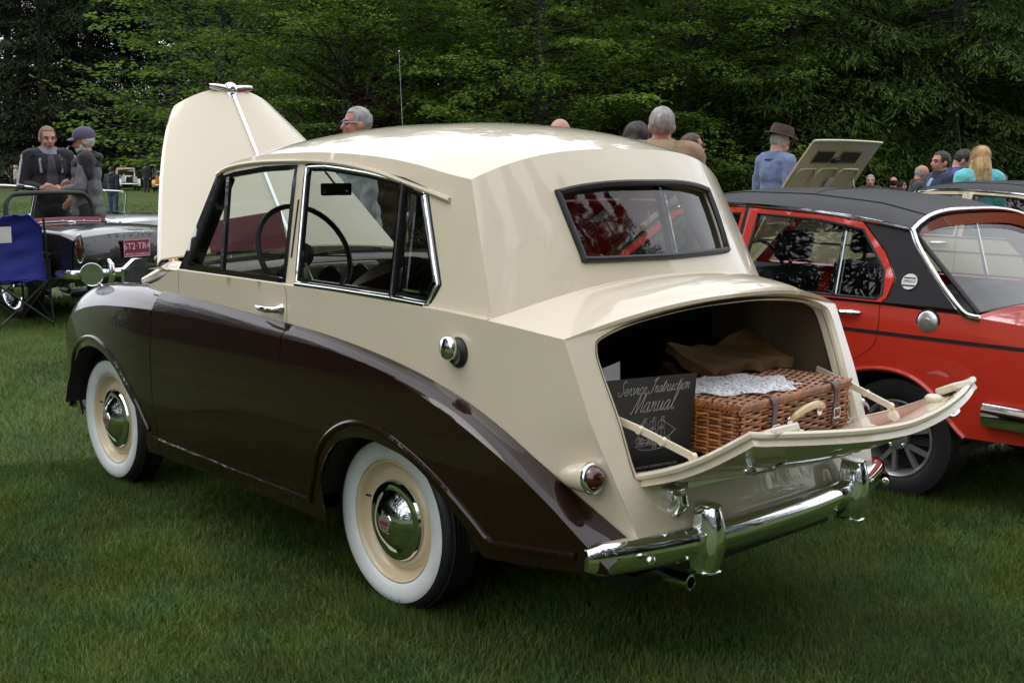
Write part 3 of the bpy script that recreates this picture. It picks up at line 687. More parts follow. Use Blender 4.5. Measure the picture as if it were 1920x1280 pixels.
# maroon display board tucked behind the windscreen
bd = obj('display_board', (lambda q: (q+[tuple(np.array(p)+V(.008,0,.003)) for p in q], [(0,1,2,3),(7,6,5,4),(0,4,5,1),(1,5,6,2),(2,6,7,3),(3,7,4,0)]))([(1.50,.44,1.10),(1.50,.06,1.10),(1.56,.06,1.275),(1.56,.44,1.23)]), mat('maroon card', (.10,.012,.02), .6, var=.06), None, smooth=False)
tag(bd, 'maroon display card standing behind the cream car windscreen', 'display card')
# ================================================================== things in the boot
GLYPH = {
'e':([[(0,.4),(.5,.55),(.55,.9),(.3,1),(.1,.6),(.2,.1),(.5,0),(.8,.2)]],.75),'r':([[(0,.1),(.2,.9),(.3,1.05),(.45,.9),(.5,.5),(.55,.1),(.7,0),(.85,.15)]],.8),
'v':([[(0,.8),(.15,1),(.25,.5),(.35,0),(.6,.5),(.65,1),(.85,.9)]],.8),'i':([[(0,.2),(.2,1),(.25,.3),(.35,0),(.55,.15)],[(.22,1.4),(.26,1.45)]],.5),
'c':([[(.55,.85),(.4,1),(.15,.8),(.1,.3),(.3,0),(.65,.2)]],.65),'n':([[(0,.9),(.1,1),(.15,0)],[(.15,.5),(.35,.95),(.5,.9),(.5,.3),(.6,0),(.8,.2)]],.8),
's':([[(0,.1),(.35,1.05),(.5,.5),(.4,.05),(.1,.05)],[(.4,.05),(.7,.15)]],.65),'t':([[(.05,.2),(.3,1.7),(.25,.3),(.35,0),(.6,.2)],[(.05,1.15),(.5,1.2)]],.55),
'u':([[(0,.9),(.1,1),(.1,.3),(.25,0),(.5,.3),(.6,1),(.6,.3),(.7,0),(.9,.2)]],.9),'o':([[(.4,1),(.1,.7),(.1,.2),(.35,0),(.6,.3),(.55,.8),(.4,1),(.7,.9)]],.7),
'a':([[(.55,.9),(.3,1),(.05,.6),(.1,.1),(.35,.05),(.55,.5),(.6,1),(.6,.2),(.7,0),(.9,.2)]],.9),'l':([[(.05,.2),(.4,1.5),(.35,2),(.2,1.7),(.2,.3),(.35,0),(.6,.2)]],.55),
'h':([[(.05,.2),(.4,1.5),(.35,2),(.2,1.7),(.15,0)],[(.15,.5),(.35,.95),(.5,.9),(.5,.3),(.6,0),(.8,.2)]],.8),'y':([[(0,1),(.1,.3),(.3,.1),(.55,.6),(.6,1),(.5,0),(.35,-.8),(.1,-.6),(.8,.2)]],.8),
'f':([[(.05,.2),(.4,1.6),(.3,2),(.2,1),(.2,-.8),(.4,-.6),(.35,.1),(.6,.2)]],.6),'w':([[(0,1),(.1,.2),(.25,0),(.4,.5),(.45,.9),(.5,.2),(.65,0),(.85,.6),(.85,1),(1,.9)]],1.),
'S':([[(.9,1.9),(.6,2.2),(.35,1.8),(.6,1.2),(.8,.7),(.55,.05),(.15,.1),(-.1,.5),(.1,.6)]],1.05),'I':([[(.1,1.7),(.5,2.0),(.9,2.2),(.6,1.9),(.5,.8),(.3,0),(-.1,0),(-.2,.4)]],.85),
'M':([[(-.2,.2),(0,0),(.25,1),(.45,2),(.5,.6),(.55,0),(.9,1.2),(1.1,2),(1.1,.8),(1.15,.1),(1.4,.2)]],1.4),'T':([[(-.1,1.7),(.3,2.1),(1.1,2.0)],[(.6,2.0),(.5,.8),(.3,0),(0,.2)]],.9),' ':([],.6)}
def script_text(s, width, r, fr, slant=.4):
    tot = sum(GLYPH[c][1] for c in s); k = width/tot; x = -tot/2; parts = []
    for c in s:
        for st in GLYPH[c][0]:
            p = cr(st, 3) if len(st) > 2 else np.array(st, float)
            q = [((x+a+slant*b)*k, b*k, 0) for a, b in p]
            parts.append(tube(q, r, 4, caps=False, up=(0,0,1)))
        x += GLYPH[c][1]
    return place(merge(*parts), fr)
INK = mat('pale print', (.30,.295,.28), .7); BOOKBLK = mat('black card cover', (.012,.013,.014), .55, var=.2, vscale=30, bump=.05)
PAPER = mat('white paper', (.62,.61,.58), .8, var=.05)
bk = thing('service_manual', 'black service instruction manual standing at the left of the open boot', 'book', (-.87,.36,.604))
def BK(u, w, d=0.): # u right in picture (-y), w up
    return V(-.865-.06*u/.33-.02*w/.30-d, .560-u-.01*w, .604+w)
w_, h_ = .322, .29
def panel(u0,u1,w0,w1,d0,d1,shift=0):
    c = [BK(u0,w0,d0),BK(u1,w0,d0),BK(u1,w1,d0),BK(u0,w1+shift,d0),BK(u0,w0,d1),BK(u1,w0,d1),BK(u1,w1,d1),BK(u0,w1+shift,d1)]
    return [tuple(p-V(-.87,.36,.604)) for p in c], [(3,2,1,0),(4,5,6,7),(0,1,5,4),(1,2,6,5),(2,3,7,6),(3,0,4,7)]
cov = obj('cover', panel(0,w_,0,h_,0,.004,.006), BOOKBLK, bk, smooth=False)
obj('back_cover', panel(-.01,w_-.01,0,h_-.006,-.024,-.020,.006), BOOKBLK, bk, smooth=False)
obj('page_block', panel(.004,w_-.014,.004,h_-.008,-.0195,-.0005), PAPER, bk, smooth=False)
org = V(-.87,.36,.604)
ex = BK(1,0)-BK(0,0); ey = BK(0,1)-BK(0,0)
def bfr(u, w): return frame3(BK(u, w, .0045)-org, ex, ey)
obj('title_lettering', merge(script_text('Service Instruction', .262, .0010, bfr(.168,.247)), script_text('Manual', .155, .0011, bfr(.168,.192))), INK, cov)
hull = [(-.055,.0),(-.05,-.018),(-.02,-.026),(.02,-.026),(.045,-.02),(.06,.006),(.03,-.002),(-.03,-.004),(-.055,0)]
def ln(p, n=1): return tube([(a,b,0) for a,b in (cr(p,4) if n else p)], .0008, 4, caps=False, up=(0,0,1))
ship = [ln(hull)]+[ln([(x,-.004),(x,.07)],0) for x in (-.032,.0,.032)]
for x in (-.032,0,.032):
    for y0,hh,ww in ((.005,.028,.026),(.038,.02,.020)):
        ship.append(ln([(x-ww/2,y0),(x-ww/2-.004,y0+hh/2),(x-ww/2+.002,y0+hh),(x+ww/2-.002,y0+hh),(x+ww/2,y0+hh/2),(x+ww/2,y0),(x-ww/2,y0)],0))
    ship.append(ln([(x,.07),(x+.012,.066),(x,.062)],0))
ship += [ln([(.06,.006),(.085,.025)],0), ln([(.032,.06),(.085,.025)],0), ln([(-.032,.065),(-.062,.0)],0)]
obj('ship_emblem', place(merge(*ship), bfr(.175,.105)), INK, cov)
obj('emblem_lettering', script_text('The Mayflower', .130, .0008, bfr(.178,.092)), INK, cov)
obj('small_print', merge(place(text_mesh('THE TRIUMPH MOTOR COMPANY (1945) LTD.', .0105, 0, .0004), bfr(.17,.028)), place(text_mesh('SERVICE DEPARTMENT, COVENTRY, ENGLAND', .0105, 0, .0004), bfr(.17,.013))), INK, cov)
lf = obj('loose_leaflet', ([(-.815,.585,.80),(-.80,.40,.80),(-.79,.395,.925),(-.805,.575,.90),(-.814,.585,.80),(-.799,.40,.80),(-.789,.395,.925),(-.804,.575,.90)], [(0,1,2,3),(7,6,5,4),(0,4,5,1),(1,5,6,2),(2,6,7,3),(3,7,4,0)]), PAPER, None, smooth=False)
tag(lf, 'pale paper leaflet peeking out behind the black manual', 'leaflet')

# ---- wicker hamper
WICK = mat('varnished wicker', (.27,.098,.028), .35, coat=.5, coatr=.15, var=.3, vscale=18, island=.3, bump=.15, bscale=150)
STRAP = mat('hamper strap leather', (.045,.014,.010), .4, var=.3, coat=.2)
HB = V(-.878,-.100,.652); hw, hd_, hh = .318, .185, .14
ham = thing('wicker_hamper', 'brown wicker picnic hamper with leather straps in the open boot', 'hamper', tuple(HB), R_(3))
def weave(P0, du, L, dn, n_rows, dv, pitch=.021, r=.0052, amp=.0055, ph=0):
    out = []; n = max(4, int(L/pitch)); uu = np.array(du, float); nn = np.array(dn, float); vv = np.array(dv, float)
    for k in range(n_rows):
        pts = [np.array(P0)+uu*(L*i/n)+vv*(k+random.uniform(-.12,.12))+nn*(amp*math.cos(math.pi*(i*.5+k)+ph)+random.uniform(-.001,.001)) for i in range(n+1)]
        out.append(tube(pts, r*random.uniform(.85,1.1), 5, caps=False))
    return out
rows_h = int(hh/.0105)
for nm, P0, du, L, dn in (('end', (-hd_,-hw,.006),(0,1,0),2*hw,(-1,0,0)), ('end', (hd_,-hw,.006),(0,1,0),2*hw,(1,0,0)), ('end', (-hd_,hw,.006),(1,0,0),2*hd_,(0,1,0)), ('end', (-hd_,-hw,.006),(1,0,0),2*hd_,(0,-1,0))):
    st = [tube([np.array(P0)+np.array(du)*x, np.array(P0)+np.array(du)*x+V(0,0,hh)], .0045, 5) for x in np.arange(.02, L, .042)]
    o = obj('basket_side', merge(*weave(P0, du, L, dn, rows_h, (0,0,.0105)), *st), WICK, ham, angle=80); o['kind'] = 'stuff'
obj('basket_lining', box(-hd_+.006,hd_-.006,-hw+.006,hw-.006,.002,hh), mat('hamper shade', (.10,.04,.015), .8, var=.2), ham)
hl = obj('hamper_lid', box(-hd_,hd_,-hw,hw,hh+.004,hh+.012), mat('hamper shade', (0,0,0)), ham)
o = obj('lid_weave', merge(*weave((-hd_+.004,-hw,hh+.014), (0,1,0), 2*hw, (0,0,1), int(2*hd_/.0125), (.0125,0,0), .024, .0058, .005), *[tube([(-hd_,y,hh+.013),(hd_,y,hh+.013)], .005, 5) for y in np.arange(-hw+.02,hw,.048)]), WICK, hl, angle=80); o['kind'] = 'stuff'
rim = []
per = dens([(-hd_-.006,-hw-.006),(hd_+.006,-hw-.006),(hd_+.006,hw+.006),(-hd_-.006,hw+.006)], .017)
for i in range(len(per)):
    a, b = per[i], per[(i+2)%len(per)]; rim.append(capsule([(a[0],a[1],hh+.002),((a[0]+b[0])/2,(a[1]+b[1])/2,hh+.012),(b[0],b[1],hh+.020)], [.005,.0075,.004], 6))
o = obj('lid_rim', merge(*rim), WICK, hl, angle=80); o['kind'] = 'stuff'
for y in (.16,-.20):
    sp = obj('strap', bar(cr([(-hd_+.02,y,hh+.024),(-hd_-.012,y,hh+.022),(-hd_-.022,y,hh-.005),(-hd_-.018,y,hh-.06),(-hd_-.014,y,.03)], 4), .004, .024, (0,1,0)), STRAP, ham)
    obj('buckle', bar([(-hd_-.026,y-.018,hh-.055),(-hd_-.026,y+.018,hh-.055),(-hd_-.026,y+.018,hh-.085),(-hd_-.026,y-.018,hh-.085)], .004, .004, (1,0,0), closed=True), CHROME, sp)
hnd = obj('carry_handle', tube(cr([(-hd_-.012,.06,.078),(-hd_-.03,.05,.10),(-hd_-.035,0,.115),(-hd_-.035,-.06,.118),(-hd_-.03,-.10,.105),(-hd_-.012,-.11,.085)], 4), [.006,.011,.012,.012,.011,.006], 8), mat('cane handle', (.55,.42,.22), .4, coat=.4), ham)
obj('handle_eye', merge(sph((-hd_-.014,.062,.078), (.008,.016,.016)), sph((-hd_-.014,-.112,.085), (.008,.016,.016))), CHROME, hnd)

# ---- lace doily
LACE = bpy.data.materials.new('white lace'); LACE.use_nodes = True; nt = LACE.node_tree; b = nt.nodes['Principled BSDF']; b.inputs['Base Color'].default_value = (.78,.78,.80,1); b.inputs['Roughness'].default_value = .9
tcn = _n(nt,'ShaderNodeTexCoord'); vo = _n(nt,'ShaderNodeTexVoronoi'); vo.inputs['Scale'].default_value = 170; wv = _n(nt,'ShaderNodeTexVoronoi'); wv.inputs['Scale'].default_value = 55; wv.feature = 'DISTANCE_TO_EDGE'
m1 = _n(nt,'ShaderNodeMath',operation='LESS_THAN'); m1.inputs[1].default_value = .44; m2 = _n(nt,'ShaderNodeMath',operation='LESS_THAN'); m2.inputs[1].default_value = .12; m3 = _n(nt,'ShaderNodeMath',operation='MAXIMUM')
for n_ in (vo,wv): nt.links.new(tcn.outputs['Object'], n_.inputs['Vector'])
nt.links.new(vo.outputs['Distance'], m1.inputs[0]); nt.links.new(wv.outputs['Distance'], m2.inputs[0]); nt.links.new(m1.outputs[0], m3.inputs[0]); nt.links.new(m2.outputs[0], m3.inputs[1]); nt.links.new(m3.outputs[0], b.inputs['Alpha'])
dc = V(-.885,-.03,HB[2]+hh+.022)
pts = []
for i in range(20):
    a = 2*math.pi*i/20; r = .92+(.14 if i%2 == 0 else -.04); pts.append((.15*r*math.cos(a), .225*r*math.sin(a)))
dl = obj('lace_doily', sheet(pts, (), .02, lambda x, y: (x, y, .006*math.sin(x*40)*math.cos(y*31)+.006)), LACE, None, smooth=True, solid=.002)
dl.location = dc; dl.rotation_euler = (0,0,R_(-18)); tag(dl, 'white lace doily spread on the hamper lid', 'doily')

# ---- folded mustard blanket
BLK = mat('mustard brown leather', (.125,.066,.016), .55, var=.3, vscale=9, bump=.25, bscale=25, sheen=.1)
rows = []
for i in range(15):
    u = i/14; r = []
    for j in range(21):
        v = j/20
        p = V(-.76+.22*u-.04*v, -.10-.38*v+.02*math.sin(u*5), .825+.018*math.sin(v*4.5+u*2)+.045*v*v+.055*u+.007*math.sin(v*17+u*7)); r.append(p)
    rows.append(r)
bl = obj('folded_blanket', grid(rows), BLK, None, solid=.035, angle=70); tag(bl, 'mustard brown folded blanket lying behind the hamper', 'blanket')
rows = [[p+V(.05,-.03,-.075) for p in r] for r in rows]
bl2 = obj('brown_bundle', grid(rows), mat('dark brown cloth', (.07,.025,.015), .7, var=.3), None, solid=.05, angle=70); tag(bl2, 'dark brown cloth bundle beneath the mustard blanket in the boot', 'bundle')
# ================================================================== ground
def grassmat(name, base, tip):
    m = bpy.data.materials.new(name); m.use_nodes = True; nt = m.node_tree; b = nt.nodes['Principled BSDF']; L = nt.links.new
    g = _n(nt,'ShaderNodeNewGeometry'); n1 = _n(nt,'ShaderNodeTexNoise'); n1.inputs['Scale'].default_value = .9; n1.inputs['Detail'].default_value = 6; n1.inputs['Roughness'].default_value = .65
    n2 = _n(nt,'ShaderNodeTexNoise'); n2.inputs['Scale'].default_value = 60; n2.inputs['Detail'].default_value = 3
    L(g.outputs['Position'], n1.inputs['Vector']); L(g.outputs['Position'], n2.inputs['Vector'])
    ad = _n(nt,'ShaderNodeMath',operation='MULTIPLY_ADD'); ad.inputs[1].default_value = .35; L(n2.outputs['Fac'], ad.inputs[0]); L(n1.outputs['Fac'], ad.inputs[2])
    r = _n(nt,'ShaderNodeValToRGB'); e = r.color_ramp.elements; e[0].position = .42; e[0].color = (*base,1); e[1].position = .85; e[1].color = (*tip,1)
    src = ad.outputs[0]
    L(src, r.inputs[0])
    st_ = _n(nt,'ShaderNodeMath',operation='GREATER_THAN'); st_.inputs[1].default_value = .988; L(g.outputs['Random Per Island'], st_.inputs[0])
    sm = _n(nt,'ShaderNodeMixRGB'); sm.inputs['Color2'].default_value = (.15,.14,.06,1); L(st_.outputs[0], sm.inputs['Fac'])
    n3 = _n(nt,'ShaderNodeTexNoise'); n3.inputs['Scale'].default_value = 2.6; n3.inputs['Detail'].default_value = 4; L(g.outputs['Position'], n3.inputs['Vector'])
    cm = _n(nt,'ShaderNodeMixRGB'); cm.blend_type = 'MULTIPLY'; cm.inputs['Color2'].default_value = (.72,1.0,1.15,1); mr3 = _n(nt,'ShaderNodeMapRange'); mr3.inputs[1].default_value = .45; mr3.inputs[2].default_value = .65; L(n3.outputs['Fac'], mr3.inputs[0]); L(mr3.outputs[0], cm.inputs['Fac']); L(r.outputs[0], cm.inputs['Color1']); L(cm.outputs[0], sm.inputs['Color1'])
    isl = _n(nt,'ShaderNodeMapRange'); isl.inputs[3].default_value = .6; isl.inputs[4].default_value = 1.5; L(g.outputs['Random Per Island'], isl.inputs[0])
    sc = _n(nt,'ShaderNodeVectorMath',operation='SCALE'); L(sm.outputs[0], sc.inputs[0]); L(isl.outputs[0], sc.inputs['Scale'])
    L(sc.outputs[0] if name == 'grass blades' else r.outputs[0], b.inputs['Base Color']); b.inputs['Roughness'].default_value = .6; b.inputs['Specular IOR Level'].default_value = .15
    if name == 'grass blades':
        t = _n(nt,'ShaderNodeBsdfTranslucent'); L(sc.outputs[0], t.inputs[0]); ms = _n(nt,'ShaderNodeMixShader'); ms.inputs[0].default_value = .3
        L(b.outputs[0], ms.inputs[1]); L(t.outputs[0], ms.inputs[2]); L(ms.outputs[0], nt.nodes['Material Output'].inputs[0])
    else:
        bp = _n(nt,'ShaderNodeBump'); bp.inputs['Strength'].default_value = .8; bp.inputs['Distance'].default_value = .03; L(n2.outputs['Fac'], bp.inputs['Height']); L(bp.outputs[0], b.inputs['Normal'])
    return m
def GZ(x, y):
    """the lawn falls away gently beyond the parked cars"""
    d = np.hypot(np.asarray(x)-CAM_POS.x, np.asarray(y)-CAM_POS.y)*np.where((np.asarray(x)-CAM_POS.x)*math.cos(YAW)+(np.asarray(y)-CAM_POS.y)*math.sin(YAW) > 0, 1, 0)
    t = np.clip((d-13)/13, 0, 1); return -.40*t*t*(3-2*t)
GROUNDM = grassmat('lawn', (.032,.052,.012), (.085,.125,.026)); BLADEM = grassmat('grass blades', (.054,.086,.020), (.175,.225,.052))
xs = np.concatenate([np.linspace(-300,-12,10), np.linspace(-10,40,60), np.linspace(42,90,25), np.linspace(100,700,14)])
ys = np.concatenate([np.linspace(-500,-52,12), np.linspace(-50,14,70), np.linspace(20,300,10)])
g = obj('ground', grid([[(x, y, float(GZ(x,y))+.012*noise.noise(Vector((x*.5,y*.5,0)))-.012) for y in ys] for x in xs], flip=True), GROUNDM, None); g['kind'] = 'structure'
pth = obj('path', grid([[(x, y, float(GZ(x,y))+.02) for x in (31.0,31.8,32.6,33.4)] for y in np.linspace(-40,6,40)]), mat('pale gravel path', (.30,.29,.27), .9, var=.12, vscale=3, bump=.3), None); pth['kind'] = 'structure'

def blades(n, dmin, dmax, hgt, wid, spread, two):
    """grass blades in a wedge in front of the camera, wide enough for a step to either side"""
    d = np.sqrt(RNG.uniform(dmin**2, dmax**2, n)); a = YAW+RNG.uniform(-spread, spread, n)
    x = CAM_POS.x+d*np.cos(a); y = CAM_POS.y+d*np.sin(a)
    h = hgt*RNG.uniform(.55,1.25,n); w = wid*RNG.uniform(.6,1.3,n)
    th = RNG.uniform(0, 2*np.pi, n); fl = np.sin(2.1*x+1.3*y)+np.sin(3.7*x-2.9*y+1)+np.sin(4.3*x+6.1*y+2)+.6*np.sin(9*x-7*y)+.6*np.sin(11*y+8*x+1)
    h = h*(1+.16*np.sin(5.3*x+2)*np.sin(4.7*y)+.12*np.sin(13*x-9*y)); lean = RNG.uniform(.2,1.5,n)*h; la = fl*1.3+RNG.normal(0, 1.5, n)
    bx, by = np.cos(th)*w/2, np.sin(th)*w/2; gz = GZ(x, y); z0 = gz-.01; h = h+gz
    tipx, tipy = x+np.cos(la)*lean, y+np.sin(la)*lean
    if two:
        mxp, myp = x+np.cos(la)*lean*.3, y+np.sin(la)*lean*.3
        P = np.stack([np.stack([x-bx,y-by,z0],1), np.stack([x+bx,y+by,z0],1), np.stack([mxp+bx*.75,myp+by*.75,gz+(h-gz)*.55],1), np.stack([mxp-bx*.75,myp-by*.75,gz+(h-gz)*.55],1), np.stack([tipx,tipy,h],1)],1)
        return P.reshape(-1,3), 5
    P = np.stack([np.stack([x-bx,y-by,z0],1), np.stack([x+bx,y+by,z0],1), np.stack([tipx,tipy,h],1)],1)
    return P.reshape(-1,3), 3
def tuft(cx, cy, n, sx, sy, hgt):
    x = RNG.normal(cx, sx, n); y = RNG.normal(cy, sy, n); h = hgt*RNG.uniform(.5,1.2,n); th = RNG.uniform(0,2*np.pi,n); la = RNG.uniform(0,2*np.pi,n); w = .004*RNG.uniform(.6,1.2,n)
    bx, by = np.cos(th)*w/2, np.sin(th)*w/2; ln = h*RNG.uniform(.1,.7,n); z = np.full(n,-.01)
    P = np.stack([np.stack([x-bx,y-by,z],1), np.stack([x+bx,y+by,z],1), np.stack([x+np.cos(la)*ln,y+np.sin(la)*ln,h],1)],1); return P.reshape(-1,3), 3
def build_blades(sets, m):
    vs = []; loops = []; starts = []; tot = []; off = 0; ls = 0
    for P, k in sets:
        n = len(P)//k; b = np.arange(n)*k+off
        if k == 5:
            q = np.stack([b,b+1,b+2,b+3],1); t = np.stack([b+3,b+2,b+4],1)
            loops += [q.ravel(), t.ravel()]; starts += [ls+np.arange(n)*4, ls+n*4+np.arange(n)*3]; tot += [np.full(n,4), np.full(n,3)]; ls += n*7
        else:
            t = np.stack([b,b+1,b+2],1); loops.append(t.ravel()); starts.append(ls+np.arange(n)*3); tot.append(np.full(n,3)); ls += n*3
        vs.append(P); off += len(P)
    return mk_np('grass', np.vstack(vs), np.concatenate(loops), np.concatenate(starts), np.concatenate(tot), m)
def mk_np(name, v, loops, starts, tot, m):
    me = bpy.data.meshes.new(name); me.vertices.add(len(v)); me.vertices.foreach_set('co', v.astype(np.float32).ravel())
    me.loops.add(len(loops)); me.loops.foreach_set('vertex_index', loops.astype(np.int32))
    me.polygons.add(len(starts)); me.polygons.foreach_set('loop_start', starts.astype(np.int32)); me.polygons.foreach_set('loop_total', tot.astype(np.int32))
    me.update(calc_edges=True); me.materials.append(m); return me
me = build_blades([blades(330000, 2.2, 6.2, .0225, .0034, .62, True), blades(230000, 6.0, 14, .030, .0065, .55, False), blades(90000, 13.5, 60, .05, .028, .55, False), tuft(0,.67,2600,.16,.035,.055), tuft(2.134,.67,2600,.16,.035,.05), tuft(-.43,-1.86,2200,.16,.05,.055), tuft(-.12,.60,1500,.10,.05,.05)], BLADEM)
go = bpy.data.objects.new('grass', me); link(go); tag(go, 'short mown green grass of the lawn', 'grass', kind='stuff')
# ================================================================== the other cars
RED = mat('red paint', (.52,.030,.014), .3, coat=1, coatr=.02, var=.03, vscale=2)
CREAM2 = mat('pale cream paint', (.58,.49,.31), .35, coat=1, coatr=.03, var=.03)
VINYL = mat('black vinyl', (.012,.012,.015), .45, spec=.3, var=.2, vscale=6, bump=.12, bscale=300)
ALLOY = mat('alloy wheel', (.42,.42,.43), .3, .8, var=.1)
BADGE = mat('white badge', (.7,.7,.68), .4); SEATBLK = mat('black seat cloth', (.012,.012,.013), .7, var=.2, bump=.2, bscale=60)
def saloon(name, label, loc, PAINT, bang, group, door_red=True):
    t = thing(name, label, 'car', loc, 0, group)
    yl = lambda z: .79-.025*((z-.62)/.30)**2 if z < .88 else .772-.16*(z-.88)/.41
    waist = .885
    arch = [(.30,.24),(.305,.40),(.27,.50),(.20,.572),(.045,.600),(-.09,.578),(-.2,.506),(-.27,.406),(-.33,.347)]
    arch = cr(arch, 4)
    farc = cr([(2.12,.22),(2.13,.36),(2.20,.49),(2.32,.57),(2.45,.60),(2.58,.57),(2.70,.49),(2.77,.36),(2.78,.24)], 4)
    gap = cr([(.100,.882),(.097,.76),(.128,.678),(.274,.575),(.325,.48),(.335,.36),(.335,.23)], 4)
    for s in (1,-1):
        fn = lambda x, z: (x, s*(yl(z)-.06*max(0,(x-2.6)/.6)**2-.03*max(0,(-.3-x)/.6)**2), z)
        def panel(nm, out, m, **k): return obj(nm, sheet(out, (), .06, fn, flip=(s > 0)), m, t, angle=60, solid=.008, **k)
        q = [(-.86,.36),(-.33,.347)]+[tuple(p) for p in arch[::-1][1:-1]]+[(.30,.23),(.33,.23)]+[(x-.005, z) for x, z in gap[::-1]]+[(-.34,.868),(-.6,.845),(-.86,.80)]
        qp = panel('rear_wing', q, PAINT)
        obj('arch_lip', tube([fn(x, z) for x, z in arch], .012, 6), PAINT, qp)
        rd = panel('door', [(.93,.23)]+[(.93,waist)]+[tuple(p) for p in gap], PAINT)
        fd = panel('door', [(.936,.23),(1.90,.23),(1.86,waist),(.936,waist)], PAINT)
        panel('front_wing', [(1.906,.23),(2.12,.22)]+[tuple(p) for p in farc]+[(3.20,.28),(3.24,.5),(3.22,.74),(2.5,.86),(1.866,waist)], PAINT)
        # upper frames
        up = lambda x, z: (x, s*yl(z), z)
        cpil = [(-.34,.869),(-.29,.884),(-.177,.98),(-.03,1.13),(.02,1.2),(.034,1.213),(.28,1.244),(.125,1.108),(.050,1.0),(.066,.913),(.096,.888)]
        obj('rear_pillar', sheet(cpil, (), .05, up, flip=(s > 0)), VINYL, t, angle=60, solid=.02)
        rin = [(.87,1.256),(.5,1.238),(.27,1.203),(.115,1.03),(.098,.925),(.12,.903),(.88,.903)]
        rf = obj('door_frame', sheet([(.10,.887),(.072,.913),(.056,1.0),(.131,1.108),(.283,1.240),(.5,1.262),(.93,1.284),(.93,.887)], [rin], .04, lambda x, z: (x, s*(yl(z)+.004), z), flip=(s > 0)), PAINT, rd, angle=60, solid=.025)
        w = obj('door_window', sheet(rin, (), .2, lambda x, z: (x, s*(yl(z)-.012), z)), SMOKE, rd)
        obj('window_seal', tube([(x, s*(yl(z)+.002), z) for x, z in dens(rin,.1)], .007, 6, closed=True), BLACKRUB, w)
        obj('window_divider', bar([(.365,s*(yl(1.22)+.002),1.222),(.335,s*(yl(.9)+.002),.903)], .016, .012, (0,s,0)), CHROME, w)
        fin = [(.97,.903),(.97,1.258),(1.29,1.254),(1.375,1.232),(1.76,.903)]
        ff = obj('door_frame', sheet([(.94,.887),(.94,1.285),(1.30,1.280),(1.41,1.255),(1.85,.887)], [fin], .05, lambda x, z: (x, s*(yl(z)+.004), z), flip=(s > 0)), PAINT, fd, angle=60, solid=.025)
        obj('door_window', sheet(fin, (), .2, lambda x, z: (x, s*(yl(z)-.012), z)), SMOKE, fd)
        obj('pillar_trim', bar([(.935,s*(yl(.9)+.008),.89),(.935,s*(yl(1.28)+.006),1.285)], .022, .008, (0,s,0)), CHROME, t)
        gut = cr([(1.86,.89),(1.60,1.11),(1.44,1.255),(1.32,1.288),(1.03,1.299),(.63,1.284),(.314,1.255),(.034,1.216)], 4)
        obj('gutter_trim', tube([(x, s*(yl(z)+.008), z) for x, z in gut], .0095, 6), CHROME, t)
        ct = cr([(.032,1.214),(.02,1.2),(-.03,1.13),(-.177,.98),(-.29,.885),(-.335,.868),(-.37,.866)], 4)
        obj('pillar_edge_trim', tube([(x, s*(yl(z)+.004), z) for x, z in ct], .014, 8, flat=.8), CHROME, t)
        obj('waist_trim', bar([(x, s*(yl(.885)+.003), .888) for x in (1.85,.93,.10,-.27)], .006, .012, (0,0,1)), CHROME, t)
        obj('side_stripe', bar([(x, s*(yl(z)-.06*max(0,(x-2.6)/.6)**2-.03*max(0,(-.3-x)/.6)**2+.0015), z) for x, z in [(a, .757+.003*a) for a in np.linspace(-.85,3.1,25)]], .003, .016, (0,0,1)), BLACKRUB, t)
        h = V(.27, s*(yl(.832)+.02), .832)
        obj('door_handle', capsule([h+V(.08,-s*.015,-.006), h+V(.06,0,0), h+V(-.05,0,.004), h+V(-.08,-s*.015,.004)], [.008,.012,.013,.008], 8), CHROME, rd)
        obj('door_handle', capsule([h+V(.90,-s*.015,-.006), h+V(.88,0,0), h+V(.78,0,.004), h+V(.75,-s*.015,.004)], [.008,.012,.013,.008], 8), CHROME, fd)
        obj('wheel_well', xf(lathe([(.36,.0),(.36,.22),(.02,.22)], 20, 'y', R_(15), R_(165)), (0, s*.74, .22), None, (1,-s,1)), DARK, t)
        obj('wheel_well', xf(lathe([(.36,.0),(.36,.22),(.02,.22)], 20, 'y', R_(15), R_(165)), (2.45, s*.74, .22), None, (1,-s,1)), DARK, t)
        for wx in (0,2.45):
            wh = bpy.data.objects.new('wheel', None); link(wh, t); wh.location = (wx, s*.665, .283); wh.scale = (.96,s,.96)
            obj('tyre', lathe([(.165,-.07),(.19,-.085),(.25,-.092),(.278,-.085),(.286,-.07),(.287,0),(.286,.07),(.278,.085),(.25,.092),(.195,.085),(.182,.075)], 40, 'y'), BLACKRUB, wh)
            rim = obj('rim', lathe([(.184,.074),(.185,.082),(.178,.084),(.168,.074),(.160,.05),(.155,.0)], 40, 'y'), ALLOY, wh, angle=60)
            obj('brake_drum', lathe([(.158,.0),(.12,.005),(0,.005)], 24, 'y'), BLACKRUB, wh)
            sp = []
            for k in range(5):
                a = 2*math.pi*k/5
                for d in (-.27,.27):
                    sp.append(bar([(.045*math.cos(a), .05, .045*math.sin(a)), (.168*math.cos(a+d), .058, .168*math.sin(a+d))], .02, .022, (0,1,0)))
            obj('spokes', merge(*sp, lathe([(.055,.04),(.055,.066),(.03,.07),(0,.07)], 20, 'y')), ALLOY, rim, angle=30)
            for k in range(4): obj('wheel_nut', sph((.045*math.cos(k*math.pi/2+.7), .07, .045*math.sin(k*math.pi/2+.7)), .010, 6, 5), CHROME, rim)
    # filler cap and round badge on the near side
    fy = yl(.828)
    fcap = obj('filler_cap', xf(lathe([(.048,0),(.047,.008),(.040,.014),(.018,.016),(.016,.019),(0,.019)], 28, 'y'), (-.14, fy-.004, .828)), mat('satin chrome', (.72,.72,.73), .28, .85), t, angle=40)
